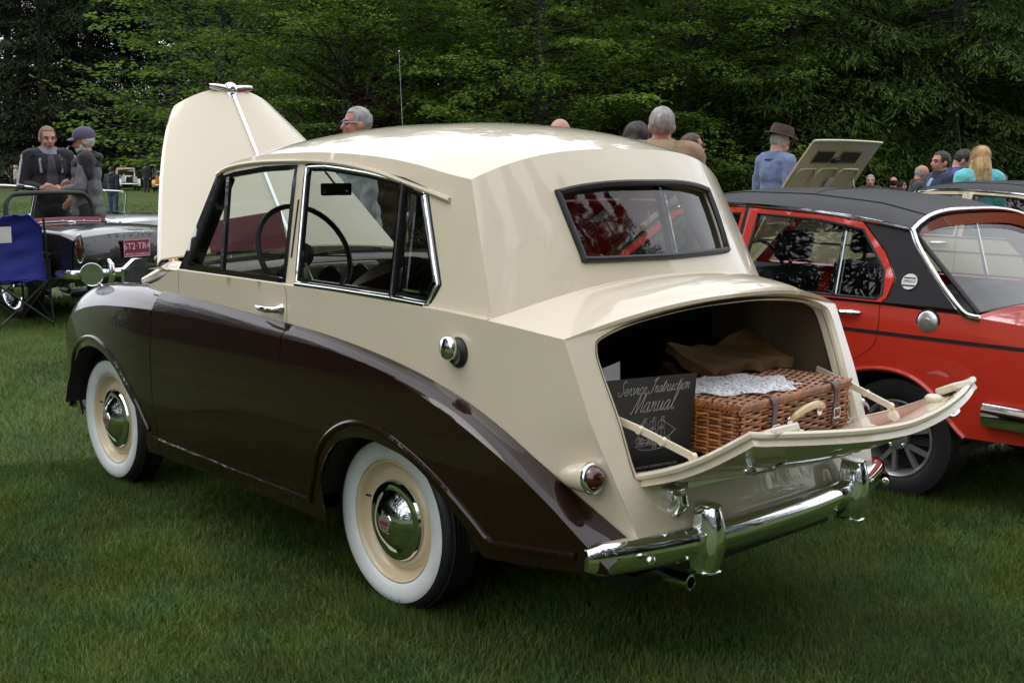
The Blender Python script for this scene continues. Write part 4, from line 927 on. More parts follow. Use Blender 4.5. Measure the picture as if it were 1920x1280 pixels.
    obj('cap_seat', xf(lathe([(.056,0),(.055,.004),(.047,.004)], 28, 'y'), (-.14, fy-.003, .828)), BLACKRUB, fcap)
    by = yl(.99)+.004; rot = rotm('X', 21)
    bd = obj('round_badge', xf(lathe([(.037,0),(.036,.004),(0,.004)], 28, 'y'), (-.02, by, .99), rot), BADGE, t)
    obj('badge_stripe', merge(*[xf(box(-.030,.030,.004,.0048,-z-.0065,-z+.0005), (-.02, by, .99), rot) for z in (.016,)], *[xf(box(-.028,.028,.004,.0048,.013,.019), (-.02, by, .99), rot)]), BLACKRUB, bd)
    obj('badge_lettering', place(text_mesh('SPRINT', .0185, .1, .0004), frame3(np.array((-.02, by, .99))+rot@V(0,.0045,0), (-1,0,0), rot@V(0,0,1))), BLACKRUB, bd)
    # roof
    rows = []
    for u in np.linspace(0,1,19):
        r = []
        for v in np.linspace(-1,1,21):
            xr = .034+.05*(1-v*v); xf_ = 1.42+.07*(1-v*v); x = xr*(1-u)+xf_*u
            zed = np.interp(.034*(1-u)+1.42*u, [.034,.314,.63,1.03,1.32,1.42], [1.216,1.255,1.284,1.299,1.288,1.262]); zcen = np.interp(x, [.03,.3,.7,1.1,1.35,1.5], [1.282,1.345,1.377,1.375,1.345,1.30])
            r.append((x, v*(yl(zed)-.0), zed+(zcen-zed)*(1-abs(v)**4)))
        rows.append(r)
    roof = obj('roof', grid(rows, flip=True), VINYL, t, angle=60, solid=.03)
    obj('roof_edge_trim', tube([V(*p)+V(-.004,0,-.002) for p in rows[0]], .011, 8), CHROME, roof)
    obj('roof_seam', merge(*[tube([V(*rows[i][j])+V(0,0,.001) for i in range(19)], .0035, 5) for j in (3,17)], tube([V(*p)+V(0,0,.001) for p in rows[8][3:18]], .0035, 5)), VINYL, roof)
    # rear screen
    def rs(v, k): return V(.045+.03*(1-v*v), v*.585, 1.205+.055*(1-abs(v)**4))*(1-k)+V(-.315-.04*(1-v*v), v*.655, .868+.012*(1-v*v))*k
    g_ = obj('rear_window', grid([[rs(v, k)+V(.015,0,-.02) for v in np.linspace(-.96,.96,13)] for k in np.linspace(.04,.96,5)]), GLASS, t)
    obj('window_seal', tube([rs(v,.03)+V(.01,0,-.016) for v in np.linspace(-.97,.97,15)]+[rs(v,.97)+V(.01,0,-.012) for v in np.linspace(.97,-.97,15)], .012, 6, closed=True), BLACKRUB, g_)
    obj('screen_recess', merge(grid([[rs(v,0)+V(-.03,0,.012) for v in np.linspace(-1,1,13)],[rs(v,.06)+V(.01,0,-.016) for v in np.linspace(-.98,.98,13)]])), PAINT, t)
    # boot deck and tail
    rows = [[(x-.04*(1-v*v), v*(.757-.03*max(0,(-.3-x)/.6)**2), z+.03*(1-abs(v)**3)) for v in np.linspace(-1,1,17)] for x, z in ((-.33,.866),(-.5,.853),(-.7,.833),(-.82,.805),(-.86,.775),(-.885,.70),(-.89,.55),(-.86,.42),(-.84,.36))]
    obj('boot_lid', grid(rows), PAINT, t, angle=70, solid=.01)
    bp = [(-.42,.80),(-.7,.81),(-.90,.78),(-.955,.62),(-.98,0),(-.955,-.62),(-.90,-.78),(-.7,-.81),(-.42,-.80)]
    obj('rear_bumper', tube([(x,y,.468) for x, y in cr(bp,4)], .05, 10, flat=.45, up=(0,0,1)), CHROME, t)
    # front: screen, scuttle, engine bay, raised bonnet
    obj('windscreen', grid([[(1.87+.10*(1-v*v)-k*(.43+.02), v*(.70-.09*k), .89+.39*k) for v in np.linspace(-1,1,11)] for k in (0,.5,1)]), GLASS, t)
    obj('dashboard', box(1.55,1.95,-.68,.68,.80,.895), SEATBLK, t, bevel=.03)
    obj('engine_bay', box(2.0,3.1,-.55,.55,.40,.66), BLACKRUB, t)
    obj('front_panel', box(3.16,3.24,-.70,.70,.35,.74), PAINT, t, bevel=.03)
    ca, sa = math.cos(bang), math.sin(bang); L = 1.16
    def bn(u, v, d=0.): # u 0 hinge .. 1 rear edge, v across
        x = -u*L; z = .03*math.sin(math.pi*u)+.02*(1-v*v)+d
        return V(3.14+x*ca+z*sa, v*(.66-.03*u), .77-x*sa+z*ca)
    bo = obj('bonnet', grid([[bn(u, v) for v in np.linspace(-1,1,15)] for u in np.linspace(0,1,13)]), PAINT, t, angle=60, solid=.016, off=0)
    for v0, v1 in ((-.88,-.36),(-.28,.28),(.36,.88)):
        lp = [(.14,v0),(.14,v1),(.66,v1*.98),(.70,v1*.9+v0*.1),(.70,v0*.9+v1*.1),(.66,v0*.98)]
        obj('bonnet_brace', tube([bn(u, v, -.012) for u, v in dens(lp,.12)], .012, 6, closed=True), PAINT, bo)
    for v0, v1 in ((-.62,-.08),(.14,.66)):
        gr = obj('vent_grille', sheet([(.76,v0),(.76,v1),(.90,v1),(.90,v0)], (), .2, lambda u, v: tuple(bn(u, v, -.014))), mat('grille grey', (.30,.27,.20), .5), bo, solid=.003)
        for k in range(12):
            vv = v0+(v1-v0)*(k+.5)/12; obj('grille_slot', bar([bn(.775,vv,-.018), bn(.885,vv,-.018)], .009, .004, (sa,0,ca)), BLACKRUB, gr)
    obj('bonnet_catch', xf(box(-.03,.03,-.05,.05,-.03,.0), bn(.80,.02,-.012), rotm('Y', 40)), BLACKRUB, bo, bevel=.006)
    obj('bonnet_edge', tube([bn(1,v,-.006) for v in np.linspace(-1,1,15)], .014, 6), PAINT, bo)
    obj('bonnet_stay', tube([(2.6,-.55,.66), bn(.6,-.85,-.02)], .006, 6), DULLMETAL, bo)
    obj('bonnet_sticker', sheet([(.5,-.30),(.5,-.12),(.62,-.12),(.62,-.30)], (), .2, lambda u, v: tuple(bn(u, v, -.03))), PAPER, bo)
    # inside
    obj('cabin_floor', box(-.3,1.9,-.70,.70,.26,.30), SEATBLK, t)
    obj('rear_seat', box(.12,.30,-.62,.62,.4,.90), SEATBLK, t, bevel=.05)
    obj('rear_shelf', box(-.28,.14,-.64,.64,.84,.87), SEATBLK, t)
    for y in (.36,-.36):
        st = obj('front_seat', merge(xf(box(-.06,.06,-.24,.24,0,.56), (.98,y,.44), rotm('Y', -14)), box(1.0,1.45,y-.24,y+.24,.36,.50)), SEATBLK, t, bevel=.04)
        obj('headrest', xf(box(-.045,.045,-.13,.13,-.075,.075), (.83,y,1.09), rotm('Y',-10)), SEATBLK, st, bevel=.035)
        obj('headrest_post', tube([(.86,y,.95),(.84,y,1.05)], .01, 6), CHROME, st)
    obj('steering_wheel', tube([(1.50+.07*math.sin(a), -.36+.19*math.cos(a), .88+.17*math.sin(a)) for a in np.linspace(0,2*math.pi,24,endpoint=False)], .012, 6, closed=True), BLACKRUB, t)
    return t
G_S = 'saloons with black vinyl roofs'
saloon('red_saloon_car', 'red saloon with black vinyl roof parked right beside the cream car', (-.43,-2.62,0), RED, R_(36), G_S)
saloon('cream_saloon_car', 'cream saloon with black vinyl roof and raised bonnet behind the red saloon', (.95,-7.75,0), CREAM2, R_(57), G_S)

# ------------------------------------------------------------------ open sports cars
def roadster(name, label, loc, PAINT, detail, trim, group, rotz=0):
    t = thing(name, label, 'car', loc, rotz, group)
    ztop = pf([(-.86,.80),(-.7,.845),(-.3,.865),(.2,.86),(.5,.82),(.9,.80),(1.4,.83),(1.9,.845),(2.5,.83),(3.0,.74),(3.1,.62)])
    hw_ = pf([(-.88,.66),(-.7,.70),(0,.73),(1,.73),(2.3,.72),(2.9,.66),(3.12,.56)])
    def side(x, z): return hw_(x)-.04*((z-.55)/.3)**2
    ra = [(.34*math.cos(a), .30+.33*math.sin(a)) for a in np.linspace(0,math.pi,15)]
    fa = [(2.235+.34*math.cos(a), .30+.33*math.sin(a)) for a in np.linspace(0,math.pi,15)]
    for s in (1,-1):
        out = [(-.86,.40),(-.36,.28)]+ra[::-1]+[(.36,.22),(1.88,.22)]+fa[::-1]+[(2.6,.25),(3.1,.34)]+[(x, ztop(x)-.03) for x in np.linspace(3.1,-.86,45)]
        obj('body_side', sheet(out, (), .06, lambda x, z: (x, s*side(x, z), z), flip=(s > 0)), PAINT, t, angle=60, solid=.01)
        # rounded shoulder inwards
        xs = np.linspace(-.86,3.1,50); rows = []
        for k in range(6):
            a = k/5*math.pi/2; rows.append([(x, s*(side(x, ztop(x)-.03)-.07*(1-math.cos(a))), ztop(x)-.03+.03*math.sin(a)) for x in xs])
        obj('wing_shoulder', grid(rows, flip=(s > 0)), PAINT, t, angle=80)
        for wx in (0,2.235):
            wh = bpy.data.objects.new('wheel', None); link(wh, t); wh.location = (wx, s*.62, .30); wh.scale = (1,s,1)
            obj('tyre', lathe([(.19,-.06),(.22,-.075),(.27,-.075),(.298,-.06),(.30,0),(.298,.06),(.27,.075),(.22,.075),(.2,.06)], 28, 'y'), BLACKRUB, wh)
            obj('rim', lathe([(.205,.055),(.20,.066),(.185,.05),(.10,.02),(.05,.05),(0,.055)], 28, 'y'), CHROME, wh)
    def deck(x0, x1, n, crown):
        rows = []
        for x in np.linspace(x0, x1, n): rows.append([(x, v*(side(x, ztop(x)-.03)-.07), ztop(x)+crown*(1-v*v)) for v in np.linspace(-1,1,15)])
        return grid(rows, flip=True)
    obj('boot_lid', deck(-.86,.22,14,.03), PAINT, t, angle=70)
    obj('bonnet', deck(1.55,3.1,18,.06), PAINT, t, angle=70)
    # tail face
    rows = []
    for k in range(9):
        q = k/8; z = .36+(ztop(-.86)-.36)*q; bul = .035*math.sin(math.pi*min(1,q*1.02)); rows.append([(-.86-bul*(1-.4*v*v)-.03*(1-v*v), v*(side(-.86, min(z, .77))-(.07*max(0,(q-.85)/.15))), z+(.03*(1-v*v))*q) for v in np.linspace(-1,1,17)])
    obj('tail_panel', grid(rows), PAINT, t, angle=70)
    obj('nose_panel', grid([[(3.1+.06*(1-v*v)+.03*math.sin(q*3.1), v*.56, .34+.30*q+.06*(1-v*v)*q) for v in np.linspace(-1,1,11)] for q in np.linspace(0,1,6)], flip=True), PAINT, t)
    obj('cockpit_floor', box(.2,1.6,-.62,.62,.28,.32), SEATBLK, t)
    obj('dashboard', box(1.45,1.6,-.62,.62,.62,.82), trim, t, bevel=.03)
    for y in (.32,-.32):
        obj('seat', xf(box(-.06,.06,-.22,.22,0,.56), (.50,y,.36), rotm('Y', -14)), trim, t, bevel=.05)
    fr = obj('windscreen_frame', tube(cr([(1.58,.62,.80),(1.40,.58,1.12),(1.36,.54,1.20),(1.33,.3,1.225),(1.32,0,1.235),(1.33,-.3,1.225),(1.36,-.54,1.20),(1.40,-.58,1.12),(1.58,-.62,.80)], 4), .016, 8), CHROME, t)
    obj('windscreen_glass', grid([[(1.60-.27*k+.0*v, v*(.60-.05*k), .82+.40*k) for v in np.linspace(-1,1,7)] for k in (0,1)]), GLASS, fr)
    obj('windscreen_base', tube([(1.60,-.62,.815),(1.66,0,.85),(1.60,.62,.815)], .014, 6), BLACKRUB, fr)
    obj('steering_wheel', tube([(1.22+.06*math.sin(a), .32+.19*math.cos(a), .82+.17*math.sin(a)) for a in np.linspace(0,2*math.pi,24,endpoint=False)], .011, 6, closed=True), BLACKRUB, t)
    obj('rear_bumper', tube(cr([(-.70,.735,.475),(-.86,.72,.475),(-.955,.60,.475),(-1.0,0,.475),(-.955,-.60,.475),(-.86,-.72,.475),(-.70,-.735,.475)],5), .042, 10, flat=.5, up=(0,0,1)), CHROME, t)
    for s in (1,-1):
        obj('overrider', capsule([(-.985,s*.36,.38),(-1.02,s*.36,.46),(-1.015,s*.36,.55),(-.985,s*.36,.585)], [.03,.036,.032,.024], 10), CHROME, t)
        tl = obj('rear_lamp', xf(sph((0,0,0),(.035,.040,.125),12,10), (-.872,s*.60,.705)), REDLENS, t)
        obj('lamp_surround', tube([(-.888,s*.60+.043*math.sin(a),.705+.13*math.cos(a)) for a in np.linspace(0,2*math.pi,24,endpoint=False)], .007, 6, closed=True), CHROME, tl)
        obj('lamp_bar', box(-.910,-.872,s*.60-.038,s*.60+.038,.715,.722), CHROME, tl)
    obj('mirror', xf(lathe([(0,.02),(.04,.016),(.05,0),(.048,-.006),(0,-.006)], 18, 'x'), (1.75,.66,.93)), CHROME, t)
    obj('mirror_arm', tube([(1.75,.66,.9),(1.78,.67,.82)], .006, 6), CHROME, t)
    if detail:
        obj('roll_bar', tube(cr([(.30,.50,.70),(.34,.50,1.02),(.36,.44,1.14),(.36,.30,1.175),(.36,-.30,1.175),(.36,-.44,1.14),(.34,-.50,1.02),(.30,-.50,.70)], 5), .024, 10), BLACKRUB, t)
        tn = obj('tonneau_trim', tube(cr([(.75,.64,.845),(.40,.62,.87),(.24,.50,.895),(.20,0,.91),(.24,-.50,.895),(.40,-.62,.87),(.75,-.64,.845)],5), .03, 8), trim, t)
        obj('tonneau_edge', bar(cr([(.18,.56,.884),(.15,0,.904),(.18,-.56,.884)],8), .05, .008, (0,0,1)), mat('silver edging', (.6,.6,.6), .4, .3), tn)
        for y in (-.45,-.25,.0,.25,.45): obj('edging_stud', sph((.155,y,.909-.02*abs(y)), (.01,.01,.006), 8, 5), CHROME, tn)
        obj('petrol_cap', xf(lathe([(.05,0),(.05,.02),(.03,.03),(0,.03)], 20, 'z'), (.02,0,.885)), CHROME, t)
        for y in (.42,-.42): obj('lid_hinge', capsule([(.10,y,.885),(.0,y,.88)], .012, 8), CHROME, t)
        PINK = mat('plate print', (.75,.55,.62), .5); MAROON = mat('plate maroon', (.20,.012,.045), .45)
        plate = obj('number_plate', box(-.945,-.938,-.155,.155,.60,.77), MAROON, t, bevel=.004)
        fr_ = lambda y, z: frame3((-.9455, y, z), (0,-1,0), (0,0,1))
        obj('plate_border', bar([(-.946,-.147,.608),(-.946,.147,.608),(-.946,.147,.762),(-.946,-.147,.762)], .006, .003, (1,0,0), closed=True), PINK, plate)
        obj('plate_number', place(text_mesh('6T2\u00b7TR4', .088, 0, .001, spacing=1.0), fr_(0,.70)), PINK, plate)
        obj('plate_province', place(text_mesh('BRITISH COLUMBIA 62', .027, 0, .0008), fr_(0,.628)), PINK, plate)
        for k, c in enumerate('TRIUMPH'): obj('chrome_letter', place(text_mesh(c, .055, 0, .004), frame3((-.934+.02*(k-3)**2*.012, .235-.078*k, .818), (0,-1,0), (-.2,0,1))), mat('bright lettering', (.75,.75,.76), .35, .5), t)
        lk = obj('boot_lock', sph((-.935,0,.565), (.015,.05,.010), 12, 6), CHROME, t)
    return t
G_R = 'open sports cars on the lawn'
MAROONTRIM = mat('maroon trim', (.16,.015,.025), .6, var=.1)
roadster('black_sports_car', 'black open sports car with maroon number plate and roll bar', (8.50,-1.875,0), BLACKPAINT, True, MAROONTRIM, G_R, R_(14))
roadster('silver_sports_car', 'silver open sports car beyond the black sports car', (14.6,-5.35,float(GZ(15,-5))), mat('silver paint', (.50,.51,.53), .3, coat=1, var=.03), False, SEATBLK, G_R)
roadster('white_sports_car', 'white open sports car at the left edge beyond the black one', (12.6,-.9,float(GZ(13,-1))), mat('white paint', (.66,.70,.68), .3, coat=1, var=.03), False, SEATBLK, G_R)

# ------------------------------------------------------------------ far vintage tourers
def tourer(name, label, loc, rotz, PAINT, hood):
    t = thing(name, label, 'car', loc, rotz, 'vintage tourers far across the lawn')
    obj('body', sheet([(-.7,.45),(.3,.42),(2.4,.5),(2.9,.55),(2.9,.95),(1.5,1.02),(1.2,1.0),(.9,.80),(.4,.82),(-.1,1.0),(-.6,.95),(-.85,.7)], (), .2, lambda x, z: (x, .48, z)), PAINT, t, solid=.96, bevel=.06, off=1)
    for s in (1,-1):
        obj('front_mudguard', grid([[(2.45+.45*math.cos(a)-.2*k*0, s*(.50+.22*k), .36+.42*math.sin(a)) for a in np.linspace(R_(-5),R_(190),14)] for k in (0,.5,1)]), PAINT, t, solid=.03)
        obj('rear_mudguard', grid([[(.0+.43*math.cos(a), s*(.48+.24*k), .36+.42*math.sin(a)) for a in np.linspace(R_(-10),R_(185),14)] for k in (0,.5,1)]), PAINT, t, solid=.03)
        for wx in (0,2.45):
            wh = bpy.data.objects.new('wheel', None); link(wh, t); wh.location = (wx, s*.62, .34); wh.scale = (1,s,1)
            obj('tyre', lathe([(.24,-.05),(.31,-.06),(.34,-.03),(.34,.03),(.31,.06),(.24,.05)], 20, 'y'), BLACKRUB, wh)
            obj('rim', lathe([(.25,.04),(.22,.03),(.05,.06),(0,.06)], 20, 'y'), CHROME, wh)
        obj('headlight', xf(lathe([(0,.05),(.09,.04),(.1,0),(.06,-.12),(0,-.15)], 16, 'x'), (2.85,s*.42,.86)), CHROME, t)
    obj('grille', box(2.9,2.96,-.24,.24,.45,.98), CHROME, t, bevel=.03)
    obj('windscreen', bar([(1.25,-.5,1.0),(1.15,-.5,1.3),(1.15,.5,1.3),(1.25,.5,1.0)], .03, .03, (1,0,0)), CHROME, t)
    obj('front_bumper', tube([(3.05,-.6,.45),(3.1,0,.45),(3.05,.6,.45)], .04, 8), CHROME, t)
    if hood:
        obj('canvas_hood', grid([[(x, v*(.56 if k else .60), z+.04*(1-v*v)) for v in np.linspace(-1,1,7)] for k, (x, z) in enumerate(((-.75,.98),(-.62,1.30),(-.2,1.42),(.6,1.46),(1.15,1.36)))]), mat('beige canvas', (.34,.28,.20), .85, var=.1), t, solid=.03)
        for s in (1,-1): obj('hood_side', sheet([(-.75,.98),(-.62,1.30),(-.2,1.42),(.6,1.46),(1.15,1.34),(.9,1.0)], (), .3, lambda x, z: (x, s*.57, z)), MATS['beige canvas'], t, solid=.02)
    return t
tourer('yellow_tourer', 'yellow vintage tourer far away to the left of the cream bonnet', (71.5,-34.6,-.4), R_(150), mat('yellow paint', (.60,.27,.015), .3, coat=1), False)
tourer('white_tourer', 'white vintage tourer with beige hood beside the far yellow tourer', (75.5,-33.6,-.4), R_(160), mat('ivory paint', (.6,.6,.57), .3, coat=1), True)

# ------------------------------------------------------------------ camp chair
BLUE = mat('royal blue canvas', (.010,.016,.20), .75, var=.25, vscale=7, bump=.35, bscale=14); TUBEM = mat('black steel tube', (.012,.012,.013), .35, var=.1)
ch = thing('camp_chair', 'blue folding camp chair standing behind the black sports car', 'chair', (7.62,-1.03,0), R_(8))
rows = []
for i in range(15):
    t = i/14; z = .42+.60*t; r = []
    for j in range(13):
        v = -1+2*j/12; wv_ = .245*(1-.16*max(0,(t-.72)/.28)**3*1.4)
        r.append((.10*math.sin(math.pi*t*.9)*(1-v*v*.6)+.03+.018*math.sin(t*23+v*2)*(1-abs(v)), v*wv_, z-.075*max(0,abs(v)-.45)**2*(t**4)*3+.008*math.sin(v*9+t*7)))
    rows.append(r)
obj('backrest', grid(rows), BLUE, ch, solid=.012, angle=70)
obj('back_panel_seam', tube([V(*p)+V(-.008,0,0) for p in rows[8]], .006, 5), BLUE, ch)
obj('seat', grid([[(.02+.46*u, v*.24, .44-.06*math.sin(math.pi*u)*(1-v*v)) for v in np.linspace(-1,1,9)] for u in np.linspace(0,1,9)]), BLUE, ch, solid=.012, angle=70)
obj('side_pocket', box(-.02,.2,-.262,-.25,.42,.62), BLACKRUB, ch)
for s in (1,-1):
    obj('leg', tube([(-.03,s*.26,0),(-.0,s*.255,.42),(.03,s*.245,.98)], .011, 8), TUBEM, ch)
    obj('leg', tube([(.50,s*.27,0),(.50,s*.26,.62)], .011, 8), TUBEM, ch)
    obj('armrest', tube([(.0,s*.262,.66),(.26,s*.275,.64),(.52,s*.27,.63)], .018, 8, flat=1.5), TUBEM, ch)
    obj('crossed_brace', tube([(-.03,s*.26,.03),(.0,-s*.25,.43)], .009, 8), TUBEM, ch)
    obj('crossed_brace', tube([(.50,s*.26,.03),(.48,-s*.25,.43)], .009, 8), TUBEM, ch)
    obj('side_brace', tube([(-.02,s*.262,.05),(.50,s*.262,.42)], .008, 6), TUBEM, ch)
    obj('side_brace', tube([(.50,s*.266,.05),(-.0,s*.262,.42)], .008, 6), TUBEM, ch)
obj('paper_tag', box(-.035,-.03,.10,.24,.78,.92), PAPER, ch)
# ================================================================== people
def remesh(o, vox, it=4, fold=0.):
    md = o.modifiers.new('r','REMESH'); md.mode = 'VOXEL'; md.voxel_size = vox; md.use_smooth_shade = True
    md = o.modifiers.new('sm','SMOOTH'); md.factor = .5; md.iterations = it
    if fold:
        tx_ = bpy.data.textures.get('folds') or bpy.data.textures.new('folds','CLOUDS'); tx_.noise_scale = .09; tx_.noise_depth = 2
        md = o.modifiers.new('d','DISPLACE'); md.texture = tx_; md.strength = fold; md.mid_level = .5; md.texture_coords = 'LOCAL'
    return o
def cloth(name, col, rough=.85, var=.15, sc=14): return mat(name, col, rough, var=var, vscale=sc, bump=.15, bscale=220, sheen=.15)
HAIRM = {}
def hairmat(name, col): return mat(name, col, .5, var=.35, vscale=40, bump=.5, bscale=90, stretch=(1,1,.25))
def finger_hand(w, d, side, fwd, k=1.):
    """palm and five fingers; w wrist, d direction of the hand, side = thumb side, fwd = curl direction"""
    w, d, side, fwd = (np.array(a, float) for a in (w, d, side, fwd)); d /= np.linalg.norm(d); side -= (side@d)*d; side /= np.linalg.norm(side); fwd = np.cross(d, side) if fwd is None else fwd/np.linalg.norm(fwd)
    P = [capsule([w, w+d*.05+side*.015, w+d*.085+side*.02], [.026,.030,.022], 8), capsule([w+d*.03-side*.01, w+d*.085-side*.022], [.028,.022], 8)]
    for i, L in enumerate((.065,.075,.070,.055)):
        b = w+d*.085+side*(.028-.019*i); P.append(capsule([b, b+d*L*.5+fwd*.012, b+d*L*.75+fwd*.035], [.0105,.0095,.0085], 6))
    P.append(capsule([w+d*.02+side*.025, w+d*.05+side*.055+fwd*.01, w+d*.08+side*.06+fwd*.025], [.014,.012,.010], 6))
    return merge(*P)
def person(name, label, loc, yaw, H=1.75, skin=None, top=None, legs=None, hair=('short',None), arms=None, sleeve=None, vox=.015, glasses=None, cap=None, hat=None, nod=0., hood=None, shirt=None, bulk=1., group=None, shoes=None, smile=False, collar=None, yoke=None):
    skin = skin or SKIN
    t = thing(name, label, 'person', loc, yaw, group); k = H/1.703; t.scale = (k,k,k)
    A = arms or {}
    def hx(vf):  # head nod about the neck
        M = rotm('Y', nod); c = V(0,0,1.50); return ((np.array(vf[0])-c)@M.T+c-V(0,0,.045)).tolist(), vf[1]
    head = [hx(p) for p in (sph((-.008,0,1.652),(.098,.077,.096),14,10), sph((.030,0,1.592),(.066,.060,.074),12,8), sph((.058,0,1.545),(.032,.036,.026),10,8), capsule([(.088,0,1.637),(.106,0,1.612),(.112,0,1.602)],[.010,.013,.016],8), sph((.070,0,1.655),(.028,.058,.016),10,6), sph((-.004,.078,1.615),(.022,.013,.034),8,6), sph((-.004,-.078,1.615),(.022,.013,.034),8,6), sph((.070,.036,1.60),(.024,.02,.022),8,6), sph((.070,-.036,1.60),(.024,.02,.022),8,6), sph((.088,0,1.568),(.016,.026,.011),8,6))]
    head.append(capsule([(-.018,0,1.38),(-.010,0,1.44),(.0,0,1.54)],[.072,.064,.060],10))
    head += [capsule([(-.02,s*.03,1.47),(-.015,s*.15,1.405)],[.045,.055],8) for s in (1,-1)]
    B = bulk
    torso = lambda g: [sph((0,0,.96),(.115*B+g,.155+g,.12+g),14,10), sph((.012,0,1.12),(.115*B+g,.150*B+g,.16+g),14,10), sph((0,0,1.29),(.118+g,.165+g,.16+g),14,10), capsule([(-.01,-.155,1.405),(-.01,.155,1.405)],.058+g,10)]
    arms_, hands, armsl = [], [], []
    for s in (1,-1):
        sh = V(-.01,s*.185,1.395); el, wr, hd, th, cu = A.get(s, ((-.03,s*.235,1.12),(.04,s*.24,.885),(.1,0,-1),(1,0,0),(0,-s,0)))
        el, wr = np.array(el, float), np.array(wr, float)
        arms_.append(capsule([sh, (sh+el)/2, el, (el+wr)/2, wr],[.052,.046,.040,.036,.027],10)); hands.append(finger_hand(wr, hd, th, cu))
        w2 = wr-(wr-el)*.12/np.linalg.norm(wr-el)*.4
        armsl.append(capsule([sh+V(0,0,.005), (sh+el)/2, el, (el+w2)/2, w2],[.074,.066,.058,.052,.043],10))
    lg = lambda g: [capsule([(0,s*.088,.92),(.012,s*.094,.68),(.012,s*.098,.50),(-.01,s*.10,.28),(-.02,s*.102,.10)],[.088+g,.074+g,.054+g,.050+g*1.2,.038+g*1.4],10) for s in (1,-1)]
    feet = lambda g: [capsule([(-.05,s*.10,.045),(.06,s*.105,.04),(.16,s*.115,.032)],[.034+g,.036+g,.028+g],8) for s in (1,-1)]
    body = obj('body', merge(*head, *torso(0), *arms_, *hands, *lg(0), *feet(0)), skin, t); remesh(body, vox, 3)
    for s in (1,-1):
        obj('eye', hx(sph((.0835,s*.031,1.633),(.011,.014,.009),8,6)), mat('eye', (.03,.025,.02), .2, coat=1), body)
        obj('eyebrow', hx(capsule([(.092,s*.014,1.652),(.090,s*.034,1.658),(.078,s*.05,1.652)],[.005,.006,.004],6)), hair[1] or hairmat('dark hair', (.02,.014,.010)), body)
    obj('mouth', hx(sph((.098,0,1.566),(.009,.024,.0045 if not smile else .008),10,6)), mat('lips', (.20,.06,.05), .5), body)
    jk = obj('jacket', merge(*[p for p in torso(.026*B)], *armsl, *([lathe([(.070,1.41),(.082,1.44),(.078,1.475)],16,'z')] if False else []), capsule([(-.02,-.055,1.435),(-.02,.055,1.435)],.07,10), capsule([(-.02,-.03,1.455),(-.015,-.155,1.41)],[.06,.066],8), capsule([(-.02,.03,1.455),(-.015,.155,1.41)],[.06,.066],8), sph((0,0,.88),(.15*B,.185,.13),14,10)), top, t); remesh(jk, vox+.002, 3, .03)
    col = obj('collar', xf(lathe([(.098,1.420),(.090,1.46),(.084,1.492),(.089,1.495),(.104,1.45),(.112,1.42)],20,'z'),(-.012,0,0)), collar or (top if hood is None else hood), jk)
    if yoke is not None:
        yk = obj('shoulder_yoke', merge(capsule([(-.012,-.17,1.405),(-.012,.17,1.405)],.094,10), sph((0,0,1.36),(.152,.20,.10),14,10), *[capsule([(-.012,s*.19,1.40),(-.02,s*.215,1.27)],[.088,.080],8) for s in (1,-1)]), yoke, t); remesh(yk, vox+.003, 3, .02)
    if shirt is not None:
        sf = obj('shirt_front', merge(sph((.062,0,1.27),(.095,.075,.17),14,10), sph((.085,0,1.10),(.088*B,.085,.17),14,10), capsule([(.0,-.02,1.435),(.0,.02,1.435)],.072,10)), shirt, t); remesh(sf, vox+.003, 3, .012)
    if sleeve is not None:
        for s in (1,-1):
            sh = V(-.01,s*.185,1.395); el, wr = [np.array(a, float) for a in A.get(s, ((-.03,s*.235,1.12),(.04,s*.24,.885)))[:2]]
            for o_ in (0,.028): obj('sleeve_stripe', tube([sh+V(o_,s*.066,.02), (sh+el)/2+V(o_,s*.062,0), el+V(o_,s*.056,0), (el+wr)/2+V(o_,s*.05,0)], .010, 6), sleeve, jk)
    if hood is not None:
        obj('hood', merge(sph((-.11,0,1.43),(.06,.12,.05),12,8)), hood, jk)
        for s in (1,-1): obj('lapel', capsule([(.035,s*.075,1.44),(.09,s*.10,1.36),(.12,s*.10,1.24)],[.022,.02,.012],8), hood, jk)
    tr = obj('trousers', merge(*lg(.02), sph((0,0,.94),(.138*B,.176,.13),14,10)), legs or cloth('dark trousers',(.02,.02,.024)), t); remesh(tr, vox+.004, 3, .014)
    for s in (1,-1):
        obj('shoe', capsule([(-.05,s*.10,.05),(.06,s*.105,.045),(.17,s*.115,.038)],[.045,.046,.037],8), shoes or mat('dark shoe', (.015,.012,.01), .4), t)
    # hair
    kind, hm = hair
    def shell(rx, ry, rz, keep, amp=.006):
        v, f = sph((0,0,0),(1,1,1),64,24); v = np.array(v)
        P = v*V(rx,ry,rz)+V(-.008,0,1.652); nz_ = np.array([noise.noise(Vector(p*40)) for p in P]); azm = np.arctan2(P[:,1], P[:,0]+.06); P = P+v*(amp*.5*nz_+.0022*np.sin(34*azm+5*nz_+14*(P[:,2]-1.6)))[:,None]
        f2 = [q for q in f if all(keep(P[i]) for i in q)]
        P = P.tolist()
        return P, f2
    def strands(rx, ry, rz, keep, n=1500, ln_=.020):
        u = RNG.normal(0, 1, (n,3)); u /= np.linalg.norm(u, axis=1)[:,None]; p = u*V(rx,ry,rz)*1.03+V(-.008,0,1.652)
        ok = np.array([keep(q) for q in p]); u, p = u[ok], p[ok]; n = len(u)
        d = V(-.55,0,-.75)+RNG.normal(0,.2,(n,3)); d -= (d*u).sum(1)[:,None]*u; d /= np.linalg.norm(d, axis=1)[:,None]; tip = p+d*ln_*RNG.uniform(.5,1.2,n)[:,None]+u*(.001+.003*RNG.random(n))[:,None]
        sd = np.cross(u, d)*.0022; vv = np.stack([p-sd, p+sd, tip],1).reshape(-1,3)
